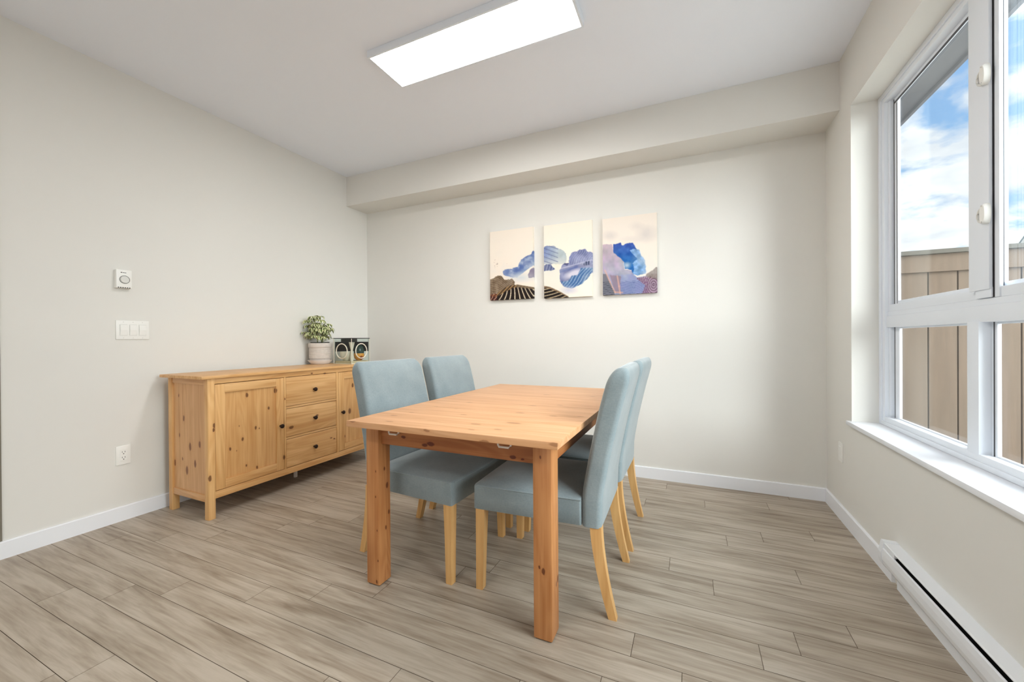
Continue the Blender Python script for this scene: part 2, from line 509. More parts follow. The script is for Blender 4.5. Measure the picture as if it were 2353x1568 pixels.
# ------------------------------------------------------------------ window
win = bpy.data.objects.new('window_1', None)
win.location = (0.95, 1.9, 0.617)
struct(win)
link(win)
def wb(name, boxes, m, parent=win, bev=0.003):
    w = MB()
    for bx in boxes:
        w.box(*[bx[i] - (0.95, 0.95, 1.9, 1.9, 0.617, 0.617)[i] for i in range(6)], bev=bev)
    return w.build(name, m, parent, smooth_angle=35)
Z0, Z1 = 0.617, 2.388
YA, YZ = 2.802, WY0 - 0.004
wb('window_frame', [
    (0.945, 0.998, 2.745, YA, Z0, Z1), (0.945, 0.998, YZ, YZ + 0.05, Z0, Z1),
    (0.9454, 0.984, YZ, YA, 2.335, Z1), (0.9454, 0.998, YZ, YA, Z0, 0.662),
    (0.952, 0.998, YZ + 0.05, 2.748, 1.138, 1.198), (0.958, 0.998, YZ + 0.05, 2.7475, 1.198, 1.222), (0.9615, 0.998, YZ + 0.05, 2.747, 1.222, 1.258),
    (0.945, 0.998, 1.99, 2.056, 0.655, 1.14),
], M['vinyl'])
wb('window_frame', [(0.938, 0.946, 2.772, YA, Z0, Z1), (0.9384, 0.946, YZ, YA, 2.358, Z1), (0.9384, 0.946, YZ, YA, Z0, 0.638)], M['vinyl'], bev=0.002)
def sash(name, y0, y1, z0, z1, xs=0.978, t=0.012, wy0=0.04, wy1=0.04, wz0=0.03, wz1=0.045):
    s = wb(name, [(xs, xs + t, y1 - wy1, y1, z0, z1), (xs, xs + t, y0, y0 + wy0, z0, z1), (xs, xs + t, y0 + wy0, y1 - wy1, z1 - wz1, z1), (xs, xs + t, y0 + wy0, y1 - wy1, z0, z0 + wz0)], M['vinyl'], bev=0.003)
    # thin glazing gasket lines
    return s
s1 = sash('window_sash', 1.95, 2.746, 1.245, 2.337, wy1=0.062, wy0=0.09, wz1=0.024)
s2 = sash('window_sash', YZ + 0.05, 1.966, 1.245, 2.337, xs=0.985, wy1=0.026, wy0=0.05, wz1=0.024)
s3 = sash('window_sash', 2.05, 2.746, 0.655, 1.142, wy1=0.074, wy0=0.02, wz0=0.012, wz1=0.012)
s4 = sash('window_sash', YZ + 0.05, 1.99, 0.655, 1.142, wy1=0.03, wy0=0.05, wz0=0.012, wz1=0.012)
# jamb liner steps and gasket lines on the far jamb
wb('jamb_liner', [(0.962, 0.98, 2.728, 2.746, 1.24, 2.337), (0.962, 0.98, 2.728, 2.746, 0.66, 1.14)], M['vinyl'], bev=0.002)
wb('gasket', [(0.9765, 0.979, 2.718, 2.724, 1.25, 2.33), (0.9765, 0.979, 2.716, 2.721, 0.66, 1.138), (0.9765, 0.979, 1.971, 1.976, 0.66, 1.138),
              (0.9765, 0.979, 1.95, 2.72, 2.306, 2.316), (0.9765, 0.979, 2.690, 2.693, 1.25, 2.30)], M['gasket'], bev=0.0)
wb('meeting_stile', [(0.946, 0.956, 1.936, 2.047, 1.252, 2.337), (0.956, 0.978, 1.985, 2.03, 1.252, 2.337), (0.951, 0.957, 1.936, 2.02, 1.2235, 1.26)], M['vinyl'], bev=0.003)
wb('meeting_stile', [(0.957, 0.965, 1.907, 1.930, 1.222, 2.337), (0.966, 0.978, 1.928, 1.985, 1.222, 2.337)], M['vinyl'], bev=0.002)
wb('gasket', [(0.959, 0.966, 1.930, 1.950, 1.2235, 2.337)], M['gasket'], bev=0.0)
wb('gasket', [(0.9835, 0.9856, 1.9395, 1.9425, 1.24, 2.3)], M['gasket'], bev=0.0)
def pane(y0, y1, z0, z1, x, parent):
    w = MB(); w.box(x - 0.95 - 0.002, x - 0.95 + 0.002, y0 - 1.9, y1 - 1.9, z0 - 0.617, z1 - 0.617)
    g_ = w.build('glass_pane', M['glass'], win)
    return g_
pane(2.03, 2.69, 1.27, 2.32, 0.984, s1)
pane(YZ + 0.09, 1.945, 1.27, 2.32, 0.991, s2)
pane(2.065, 2.68, 0.662, 1.135, 0.984, s3)
pane(YZ + 0.09, 1.965, 0.662, 1.135, 0.984, s4)
# two sash latches on the meeting stile
def latch(z):
    w = MB()
    rings = []
    for x_, s_ in ((0.947, 1.0), (0.936, 1.0), (0.930, 0.86)):
        ring = []
        for k in range(28):
            a = 2 * PI * k / 28
            cy_, cz_ = 0.015 * math.cos(a), 0.036 * math.sin(a)
            cy_ = math.copysign(abs(math.cos(a)) ** 0.8 * 0.0155, math.cos(a))
            ring.append((x_ - 0.95, 1.940 - 1.9 + cy_ * s_, z - 0.617 + cz_ * s_))
        rings.append(ring)
    w.loft(rings)
    o = w.build('window_latch', M['plastic'], win)
    w = MB()
    pts = []
    for k in range(13):
        a = PI * 0.5 + PI * k / 12
        pts.append((0.940 - 0.95, 1.952 - 1.9 - 0.030 * math.cos(a), z - 0.617 + 0.026 * math.sin(a)))
    w.tube(pts, 0.0042, 8)
    lv = w.build('latch_lever', M['plastic_grey'], o)
    for dz in (-0.028, 0.028):
        MB().cyl((0.9275 - 0.95, 0.04, z - 0.617 + dz), 0.0026, 0.003, 'x', 10).build('screw', M['plastic_grey'], o)
latch(2.000)
latch(1.515)
# sill
w = MB()
w.box(0.800 - 0.95, -0.002, WY0 - 1.9 - 0.03, 2.822 - 1.9, 0.594 - 0.617, 0.6165 - 0.617, bev=0.004)
wsill = w.build('window_sill', M['trim'], win, smooth_angle=35)

# ------------------------------------------------------------------ outside
m, nt, out = mat('fence_wood')
tc = N(nt, 'ShaderNodeTexCoord').outputs['Object']
g = noise(nt, mapping(nt, tc, (22, 22, 1.2)), 1.2, 3, 0.6, 0.5)
g5 = noise(nt, mapping(nt, tc, (3, 3, 0.8)), 1.2, 2)
bsdf(nt, out, mixc(nt, g5, ramp(nt, g, [(0.3, lin((124, 103, 86))), (0.7, lin((102, 84, 69)))]), lin((116, 103, 90))), 0.8, 0.2)
M['fence'] = m
M['fence_cap'] = plain('fence_cap_wood', (98, 94, 86), 0.8, 0.2)
M['ground'] = paint('patio_concrete', (190, 188, 182), 0.9, 0.1, 0.08)
M['soffit'] = plain('soffit_paint', (120, 121, 126), 0.7, 0.2)
M['siding'] = paint('pale_siding', (226, 220, 205), 0.8, 0.2)
M['shingle'] = plain('roof_shingle', (120, 128, 122), 0.9, 0.1)

struct(MB().box(XO, 30, -12, 40, -0.35, -0.25).build('floor_outdoor', M['ground']))
FY = 4.2
fe = empty('wooden_fence', (2.4, FY, -0.25), 'brown wooden board fence with a capped top rail outside the window', 'fence')
bx = 1.207
pw = 0.172
x = bx - pw * 0
k = 0
while x < 5.2:
    MB().box(x + 0.004 - 2.4, x + pw - 0.004 - 2.4, 0.03, 0.055, 0, 1.95, bev=0.003).build('fence_board', M['fence'], fe)
    x += pw
MB().box(1.09 - 2.4, 5.3 - 2.4, 0.056, 0.07, 0, 1.9).build('backing_rail', M['fence_cap'], fe)
MB().box(1.09 - 2.4, 5.3 - 2.4, 0.0, 0.028, 1.848, 1.985, bev=0.003).build('top_rail', M['fence'], fe)
MB().box(1.09 - 2.4, 5.3 - 2.4, -0.035, 0.11, 1.985, 2.018, bev=0.003).build('fence_cap', M['fence_cap'], fe)
# roof eave over the window
w = MB()
w.box(XO, 1.385, -3, 5.5, 2.62, 2.64)
w.box(1.365, 1.385, -3, 5.5, 2.60, 2.76)
struct(w.build('trim_2', M['soffit']))
w = MB(); w.box(XO, 1.37, -3, 5.5, 2.641, 2.76)
struct(w.build('trim_3', M['soffit']))
# neighbour's gable
nb = empty('neighbor_house', (11.85, 14.0, -0.3), 'pale neighbouring house gable seen past the fence at right', 'house')
hx, gz = 4.0, 4.13
w = MB(); w.prism([(-2.6, 0), (2.6, 0), (2.6, 2.0), (0, gz - 0.18), (-2.6, 2.0)], 'x', -hx, 4); w.build('wall', M['siding'], nb)
w = MB(); w.prism([(-2.9, 1.72), (0, gz), (2.9, 1.72), (2.9, 1.55), (0, gz - 0.2), (-2.9, 1.55)], 'x', -hx - 0.25, 4.1); w.build('roof', M['shingle'], nb)
w = MB(); w.prism([(-2.75, 1.70), (0, gz - 0.16), (2.75, 1.70), (2.75, 1.50), (0, gz - 0.40), (-2.75, 1.50)], 'x', -hx - 0.30, -hx - 0.2); w.build('fascia', M['siding'], nb)

# ------------------------------------------------------------------ baseboard heater
ht = empty('baseboard_heater', (XR, 1.3, 0), 'long white electric baseboard heater below the window', 'heater')
def hp(pts):
    return [(x_ - XR, z_) for x_, z_ in pts]
top = hp([(XR, 0.186), (0.770, 0.188), (0.767, 0.184), (0.768, 0.180), (0.774, 0.182), (XR, 0.179)])
MB().prism(top, 'y', -0.9, 0.945).build('top_panel', M['heater'], ht)
fr = hp([(0.7665, 0.163), (0.763, 0.160), (0.760, 0.140), (0.760, 0.115), (0.764, 0.096), (0.774, 0.080), (0.790, 0.072), (0.792, 0.076), (0.778, 0.084), (0.768, 0.098), (0.764, 0.116), (0.764, 0.14), (0.769, 0.163)])
MB().prism(fr, 'y', -0.9, 0.945).build('front_panel', M['heater'], ht)
bk = hp([(XR, 0.178), (XR, 0.0), (0.806, 0.0), (0.806, 0.05), (0.801, 0.052), (0.801, 0.058), (0.812, 0.06), (0.812, 0.178)])
MB().prism(bk, 'y', -0.9, 0.93).build('back_plate', M['heater'], ht)
MB().box(0.778 - XR, 0.810 - XR, -0.89, 0.86, 0.10, 0.176).build('heating_element', M['black'], ht)
cap_ = hp([(XR, 0.188), (0.768, 0.190), (0.762, 0.160), (0.758, 0.14), (0.758, 0.115), (0.762, 0.095), (0.773, 0.078), (0.790, 0.068), (XR, 0.066)])
MB().prism(cap_, 'y', 0.945, 0.975).build('end_cap', M['heater'], ht)
MB().box(0.768 - XR, 0.80 - XR, 0.850, 0.946, 0.164, 0.179, bev=0.001).build('slot_cover', M['heater'], ht)

# ------------------------------------------------------------------ wall fittings
# thermostat
th = empty('thermostat', (XL, 1.228, 1.415), 'small white wall thermostat with a round dial above the light switches', 'thermostat')
w = MB(); w.box(0, 0.030, -0.0365, 0.0365, 0.0, 0.111, bev=0.003); w.build('housing', M['plastic'], th, 35)
w = MB(); w.cyl((0.030, 0.002, 0.052), 0.0215, 0.006, 'x', 36, r2=0.020); w.build('dial', M['plastic_grey'], th)
w = MB(); w.torus((0.0302, 0.002, 0.052), 0.0235, 0.0012, (0, 1, 0), (0, 0, 1)); w.build('dial_ring', M['slot'], th)
w = MB()
for i in range(6):
    w.box(0.0298, 0.0304, -0.030 + i * 0.0105, -0.024 + i * 0.0105, 0.0005, 0.006)
w.build('vent', M['slot'], th)
w = MB(); w.cyl((0.0298, -0.013, 0.094), 0.0032, 0.0006, 'x', 14); w.box(0.0298, 0.0303, -0.008, 0.010, 0.0925, 0.0955)
w.build('emblem', M['slot'], th)
# light switch plate (three rockers)
sw = empty('light_switch', (XL, 1.2775, 1.1035), 'white wall plate with three rocker light switches below the thermostat', 'light switch')
w = MB(); w.box(0, 0.006, -0.081, 0.081, 0, 0.1155, bev=0.002); w.build('wall_plate', M['plastic'], sw, 35)
for i in (-1, 0, 1):
    w = MB(); w.box(0.0055, 0.0066, i * 0.046 - 0.0185, i * 0.046 + 0.0185, 0.0235, 0.092); fr_ = w.build('switch_bezel', M['plastic_grey'], sw)
    w = MB(); w.prism([(0.006, 0.026), (0.008, 0.026), (0.012, 0.058), (0.0095, 0.0895), (0.006, 0.0895)], 'y', i * 0.046 - 0.0165, i * 0.046 + 0.0165)
    w.build('rocker', M['plastic'], sw)
    [MB().cyl((0.0055, i * 0.046, zz), 0.0025, 0.0012, 'x', 12).build('screw', M['plastic_grey'], sw) for zz in (0.009, 0.1065)]
# outlets
def outlet(name, loc, rz, label, slots=True):
    e = empty(name, loc, label, 'outlet', rz)
    w = MB(); w.box(0, 0.006, -0.0345, 0.0345, 0, 0.114, bev=0.002); w.build('wall_plate', M['plastic'], e, 35)
    w = MB(); w.box(0.0055, 0.008, -0.0165, 0.0165, 0.0235, 0.0905, bev=0.0008); rc = w.build('receptacle', M['plastic'], e)
    if not slots:
        return
    w = MB()
    for zc in (0.040, 0.073):
        w.box(0.0079, 0.0084, -0.0075, -0.0055, zc - 0.001, zc + 0.008)
        w.box(0.0079, 0.0084, 0.0055, 0.0075, zc - 0.001, zc + 0.008)
        w.cyl((0.0079, 0, zc - 0.008), 0.0028, 0.0006, 'x', 12)
    w.build('socket_slot', M['slot'], rc)
outlet('wall_outlet', (XL, 1.2255, 0.341), 0, 'white electrical outlet on the left wall above the baseboard')
outlet('wall_outlet', (XR, 2.966, 0.343), PI, 'cream wall plate low on the window wall near the back corner', False)

# ------------------------------------------------------------------ ceiling light
lt = empty('ceiling_light', (-1.085, 1.881, 2.70), 'long rectangular white LED panel light glowing on the ceiling', 'ceiling light')
hx_, hy_ = 0.590, 0.151
w = MB()
w.box(-hx_, hx_, -hy_, -hy_ + 0.012, 0, 0.0395, bev=0.0015); w.box(-hx_, hx_, hy_ - 0.012, hy_, 0, 0.0395, bev=0.0015)
w.box(-hx_, -hx_ + 0.012, -hy_ + 0.012, hy_ - 0.012, 0, 0.0395); w.box(hx_ - 0.012, hx_, -hy_ + 0.012, hy_ - 0.012, 0, 0.0395)
w.box(-hx_ + 0.012, hx_ - 0.012, -hy_ + 0.012, hy_ - 0.012, 0.02, 0.0395)
w.build('frame', M['vinyl'], lt, 35)
m, nt, out = mat('lit_diffuser')
em = N(nt, 'ShaderNodeEmission')
em.inputs['Color'].default_value = (1.0, 0.985, 0.96, 1)
em.inputs['Strength'].default_value = 16.0
nt.links.new(em.outputs[0], out.inputs[0])
M['lit'] = m
MB().box(-hx_ + 0.012, hx_ - 0.012, -hy_ + 0.012, hy_ - 0.012, 0.004, 0.019).build('diffuser', M['lit'], lt)

# ------------------------------------------------------------------ canvases
def inpoly(X, Y, poly):
    ins = np.zeros(X.shape, bool)
    n = len(poly)
    for i in range(n):
        x1, y1 = poly[i]; x2, y2 = poly[(i + 1) % n]
        if y1 == y2:
            continue
        c_ = ((y1 > Y) != (y2 > Y)) & (X < (x2 - x1) * (Y - y1) / (y2 - y1) + x1)
        ins ^= c_
    return ins
_r = np.random.RandomState(5)
def vnoise(X, Y, s, seed=0):
    rr = np.random.RandomState(seed)
    T = rr.rand(64, 64)
    x = X / s; y = Y / s
    xi = np.floor(x).astype(int); yi = np.floor(y).astype(int)
    fx = x - xi; fy = y - yi
    fx = fx * fx * (3 - 2 * fx); fy = fy * fy * (3 - 2 * fy)
    g = lambda a, b_: T[a % 64, b_ % 64]
    return (g(xi, yi) * (1 - fx) + g(xi + 1, yi) * fx) * (1 - fy) + (g(xi, yi + 1) * (1 - fx) + g(xi + 1, yi + 1) * fx) * fy
def fbm(X, Y, s, seed=0):
    return (vnoise(X, Y, s, seed) * 0.55 + vnoise(X, Y, s / 2, seed + 1) * 0.3 + vnoise(X, Y, s / 4, seed + 2) * 0.15)
def A(c):
    return np.array(c, float)
def over(img, mask, c):
    mask = np.clip(mask, 0, 1)[..., None]
    return img * (1 - mask) + c * mask
def seg(X, Y, a, b_, wd):
    ax, ay = a; bx_, by = b_
    t = np.clip(((X - ax) * (bx_ - ax) + (Y - ay) * (by - ay)) / ((bx_ - ax) ** 2 + (by - ay) ** 2), 0, 1)
    d = np.hypot(X - ax - t * (bx_ - ax), Y - ay - t * (by - ay))
    return np.clip(1 - d / wd, 0, 1)
def paint1(X, Y):
    img = np.ones(X.shape + (3,)) * A((243, 232, 218))
    img = over(img, np.clip((Y - 600) / 700, 0, 1) * 0.35, A((238, 220, 204)))
    Xw = X + 18 * (fbm(X, Y, 40, 3) - .5); Yw = Y + 26 * (fbm(X, Y, 45, 9) - .5)
    P = [(900, 690), (860, 750), (760, 800), (710, 830), (680, 880), (650, 950), (570, 965), (560, 990), (440, 990), (395, 1040), (410, 1085), (520, 1120), (640, 1130), (720, 1060), (800, 1000), (900, 930)]
    mk = inpoly(Xw, Yw, P)
    f = np.clip((Y - (1500 - 0.75 * X)) / 160, 0, 1)
    blue = A((80, 104, 162))[None, None] * (1 - f[..., None]) + A((168, 186, 204)) * f[..., None]
    img = over(img, mk * 0.95, blue)
    img = over(img, mk * np.clip(fbm(X, Y, 60, 17) * 2.6 - 1.3, 0, 1) * 0.7, A((196, 205, 214)))
    img = over(img, np.clip(1 - np.hypot((X - 700) / 280, (Y - 1130) / 110), 0, 1) * 1.0, A((205, 210, 212)))
    img = over(img, inpoly(Xw, Yw, [(815, 1075), (850, 1000), (905, 970), (905, 1130), (820, 1135)]) * 0.85, A((112, 104, 132)))
    # brown ridge
    P2 = [(150, 1150), (240, 1145), (320, 1092), (390, 1105), (430, 1165), (560, 1148), (600, 1205), (590, 1300), (150, 1420)]
    mk2 = inpoly(Xw, Yw, P2)
    img = over(img, mk2, A((112, 94, 78))[None, None] + (fbm(X, Y, 50, 21)[..., None] - .5) * 70)
    ln = np.abs(np.sin((Y + 0.45 * (X - 185) + 22 * np.sin(X / 70.0)) / 9.5))
    img = over(img, mk2 * (ln > 0.955) * 0.8, A((200, 178, 142)))
    # striped dark hill
    P3 = [(150, 1410), (300, 1385), (430, 1300), (520, 1262), (640, 1243), (905, 1290), (905, 1520), (150, 1520)]
    mk3 = inpoly(X, Y, P3)
    img = over(img, mk3, A((36, 28, 26)))
    ph = (X - 640) + 0.9 * (Y - 1250) * np.sign(640 - X) * 0.0 + 0.55 * (Y - 1290) * np.clip((640 - X) / 300, -1.3, 1.3) + ((Y - 1500) / 26.0) ** 2 * 0.35
    ln = np.abs(np.sin(ph / 17.5))
    band = inpoly(X, Y, [(150, 1430), (300, 1440), (440, 1360), (560, 1300), (660, 1290), (905, 1320), (905, 1520), (150, 1520)])
    img = over(img, mk3 * band * (ln > 0.93), A((214, 198, 170)))
    edge = mk3 & ~band
    img = over(img, edge * (0.55 + 0.4 * np.sin((X + Y) / 9.0)), A((176, 138, 90)))
    img = over(img, edge * (X > 620) * 0.8, A((120, 104, 84)))
    img = over(img, mk3 * (X < 300) * 0.35, A((140, 60, 50)))
    # birds
    img = over(img, (fbm(X, Y, 22, 31) > 0.73) * inpoly(X, Y, [(240, 850), (300, 820), (480, 900), (470, 960), (270, 990)]) * 0.5, A((150, 130, 120)))
    return img
def paint2(X, Y):
    img = np.ones(X.shape + (3,)) * A((246, 236, 221))
    Xw = X + 18 * (fbm(X, Y, 40, 3) - .5); Yw = Y + 28 * (fbm(X, Y, 45, 9) - .5)
    P = [(100, 650), (190, 598), (300, 600), (460, 665), (510, 720), (528, 850), (470, 900), (100, 900)]
    mk = inpoly(Xw, Yw, P)
    f = np.clip((X - 145) / 260, 0, 1)
    img = over(img, mk * 0.9, (A((112, 130, 180))[None, None] * (1 - f[..., None]) + A((172, 186, 192)) * f[..., None]) + (fbm(X, Y, 60, 12)[..., None] - .5) * 40)
    img = over(img, mk * np.clip((Y - 760) / 140, 0, 1) * 0.8, A((214, 214, 206)))
    img = over(img, mk * (np.abs(np.sin((Y - 0.35 * X) / 22)) > 0.93) * (X < 380) * 0.6, A((96, 104, 140)))
    lo = np.clip((Y - 880) / 120, 0, 1) * (X < 560)
    img = over(img, lo * 0.55, A((222, 222, 210)))
    mk = inpoly(Xw, Yw, [(100, 935), (210, 893), (260, 900), (300, 950), (335, 980), (250, 1005), (100, 1010)])
    img = over(img, mk * 0.9, A((70, 80, 124)))
    img = over(img, mk * (np.abs(np.sin((X + 0.3 * Y) / 16)) > 0.9) * 0.7, A((160, 165, 190)))
    img = over(img, np.clip(1 - np.hypot((X - 370) / 70, (Y - 920) / 60), 0, 1) * (np.abs(np.sin(np.hypot(X - 370, Y - 950) / 7)) > 0.8) * 0.7, A((236, 214, 180)))
    P = [(555, 885), (570, 760), (610, 700), (690, 690), (730, 658), (830, 652), (870, 700), (960, 712), (960, 1000), (880, 1095), (760, 1225), (600, 1300), (470, 1265), (415, 1180), (405, 1000), (455, 905)]
    mk = inpoly(Xw, Yw, P)
    f = fbm(X, Y, 90, 40)
    img = over(img, mk, A((118, 124, 164))[None, None] + (f[..., None] - .5) * 60)
    img = over(img, mk * (np.abs(np.sin((X * 0.9 + 0.5 * Y + 10 * np.sin(Y / 30)) / 10.5)) > 0.93) * (Y < 900) * 0.6, A((178, 186, 212)))
    img = over(img, mk * np.clip(1 - np.hypot((X - 640 - 0.0 * Y) / 190, (Y - 1050 + 0.35 * (X - 640)) / 85), 0, 1) * 1.6, A((208, 205, 218)))
    img = over(img, mk * np.clip(1 - np.abs(Y - (960 - 0.28 * (X - 460))) / 16, 0, 1) * 0.8, A((190, 190, 214)))
    img = over(img, mk * np.clip(1 - np.abs(Y - (1010 - 0.30 * (X - 460))) / 26, 0, 1) * (X < 700) * 0.7, A((86, 104, 160)))
    mb = inpoly(Xw, Yw, [(430, 1180), (560, 1168), (610, 1080), (700, 1082), (755, 950), (960, 958), (890, 1095), (770, 1225), (600, 1295), (480, 1262)])
    img = over(img, mb * 0.95, A((70, 108, 156)))
    img = over(img, mb * (np.abs(np.sin((X * 0.75 + Y * 0.55) / 12.5 + 0.6 * np.sin(Y / 40))) > 0.95) * 0.85, A((186, 204, 222)))
    img = over(img, inpoly(Xw, Yw, [(790, 900), (820, 850), (890, 850), (890, 915), (800, 920)]) * (0.6 + 0.4 * np.sin(X / 6)), A((24, 34, 66)))
    img = over(img, inpoly(Xw, Yw, [(460, 910), (490, 880), (560, 880), (540, 920)]) * 0.8, A((70, 74, 110)))
    img = over(img, np.clip(1 - np.hypot((X - 560) / 190, (Y - 1320) / 90), 0, 1) * 0.9, A((196, 196, 212)))
    P3 = [(100, 1245), (240, 1268), (400, 1338), (548, 1422), (548, 1480), (100, 1480)]
    mk3 = inpoly(X, Y, P3)
    img = over(img, mk3, A((34, 28, 26)))
    ph = Y + 0.42 * X + ((X - 520) / 34.0) ** 2 * 0.35
    img = over(img, mk3 * (np.abs(np.sin(ph / 17)) > 0.93), A((214, 192, 156)))
    top_ = mk3 & ~inpoly(X, Y, [(100, 1275), (240, 1300), (400, 1366), (548, 1440), (548, 1480), (100, 1480)])
    img = over(img, top_ * 0.7, A((150, 122, 92)))
    return img
def paint3(X, Y):
    img = np.ones(X.shape + (3,)) * A((240, 229, 217))
    for cx_, cy_, rx, ry, k_ in ((880, 430, 190, 150, 0.75), (240, 450, 150, 90, 0.6), (700, 300, 130, 80, 0.4), (620, 520, 200, 60, 0.4)):
        img = over(img, np.clip(1.25 - np.hypot((X - cx_) / rx, (Y - cy_) / ry), 0, 1) * k_ * (0.6 + 0.8 * fbm(X, Y, 120, 60)), A((214, 206, 200)))
    Xw = X + 20 * (fbm(X, Y, 45, 3) - .5); Yw = Y + 28 * (fbm(X, Y, 50, 9) - .5)
    P = [(60, 598), (280, 600), (305, 740), (400, 812), (480, 905), (500, 1040), (620, 1058), (660, 1140), (720, 1180), (860, 1150), (1080, 1200), (1080, 1520), (60, 1520)]
    mk = inpoly(Xw, Yw, P)
    f = np.clip((Y - 600) / 700, 0, 1)[..., None]
    base = A((196, 172, 182)) * (1 - f) + A((146, 150, 182)) * f + (fbm(X, Y, 120, 70)[..., None] - .5) * A((60, 30, 50))
    img = over(img, mk * 0.97, base)
    img = over(img, mk * np.clip(fbm(X, Y, 110, 77) * 2.4 - 1.2, 0, 1) * 0.55 * (Y < 1150), A((176, 178, 184)))
    D = [(300, 602), (430, 572), (452, 612), (492, 622), (512, 592), (640, 578), (700, 680), (760, 760), (800, 850), (845, 960), (862, 1105), (720, 1152), (640, 1112), (618, 1045), (505, 1030), (488, 920), (400, 812), (305, 750)]
    mk = inpoly(Xw, Yw, D)
    f = np.clip((Y - 560) / 330, 0, 1)[..., None]
    img = over(img, mk, A((66, 88, 166)) * (1 - f) + A((36, 98, 168)) * f + (fbm(X, Y, 70, 80)[..., None] - .5) * 40)
    LB = [(650, 690), (750, 700), (780, 790), (840, 880), (860, 1000), (866, 1110), (720, 1150), (640, 1110), (660, 1030), (640, 930), (715, 870), (640, 770), (590, 705)]
    mk = inpoly(Xw, Yw, LB)
    img = over(img, mk * 0.85, A((140, 176, 216))[None, None] + (fbm(X, Y, 50, 85)[..., None] - .5) * 90)
    img = over(img, np.clip(1 - np.hypot((X - 540) / 90, (Y - 970) / 70), 0, 1) * 0.9, A((190, 204, 214)))
    img = over(img, inpoly(Xw, Yw, [(870, 1120), (960, 1068), (1030, 1010), (1090, 1000), (1090, 1240), (930, 1200), (860, 1150)]) * 0.9, A((128, 116, 112))[None, None] + (fbm(X, Y, 30, 88)[..., None] - .5) * 50)
    bl = inpoly(Xw, Yw, [(430, 1130), (640, 1120), (780, 1240), (850, 1330), (900, 1520), (430, 1520)])
    img = over(img, bl * 0.6, A((136, 148, 192)))
    yy = Y + 14 * np.sin(X / 60.0) + 0.0006 * (X - 600) ** 2
    img = over(img, bl * (Y > 1240) * (np.abs(np.sin(yy / 9.0)) > 0.92) * 0.8, A((66, 76, 128)))
    br = inpoly(Xw, Yw, [(700, 1200), (860, 1160), (1090, 1230), (1090, 1520), (760, 1520), (850, 1330)])
    img = over(img, br * 0.55, A((170, 128, 138)))
    rr = np.hypot((X - 985) * 1.1, (Y - 1310) * 0.75)
    img = over(img, br * (np.abs(np.sin(rr / 10.0)) > 0.90) * 0.8, A((74, 50, 66)))
    rr = np.hypot((X - 860) * 1.6, (Y - 1420) * 0.55)
    img = over(img, br * (X < 900) * (np.abs(np.sin(rr / 11.0)) > 0.92) * 0.7, A((110, 66, 110)))
    bd = inpoly(Xw, Yw, [(60, 1100), (180, 1110), (240, 1250), (320, 1430), (320, 1520), (60, 1520)])
    img = over(img, bd * 0.75, A((104, 104, 108)))
    img = over(img, bd * (Y > 1230) * (np.abs(np.sin((Y + 0.1 * X) / 10.0)) > 0.92) * 0.8, A((52, 56, 68)))
    img = over(img, inpoly(Xw, Yw, [(240, 1130), (430, 1150), (430, 1460), (330, 1440)]) * 0.5, A((134, 104, 110)))
    for a, b_ in (((150, 1050), (240, 1250)), ((240, 1250), (330, 1440)), ((370, 1150), (400, 1330)), ((400, 1330), (420, 1460)), ((330, 1430), (460, 1440))):
        img = over(img, seg(X, Y, a, b_, 20) * 0.8, A((224, 172, 150)))
    return img
m, nt, out = mat('printed_canvas')
at = N(nt, 'ShaderNodeAttribute', attribute_name='print')
tc = N(nt, 'ShaderNodeTexCoord').outputs['Object']
bsdf(nt, out, at.outputs['Color'], 0.75, 0.15, bump=noise(nt, tc, 500, 1), bump_str=0.1, bump_dist=0.0005)
M['print'] = m
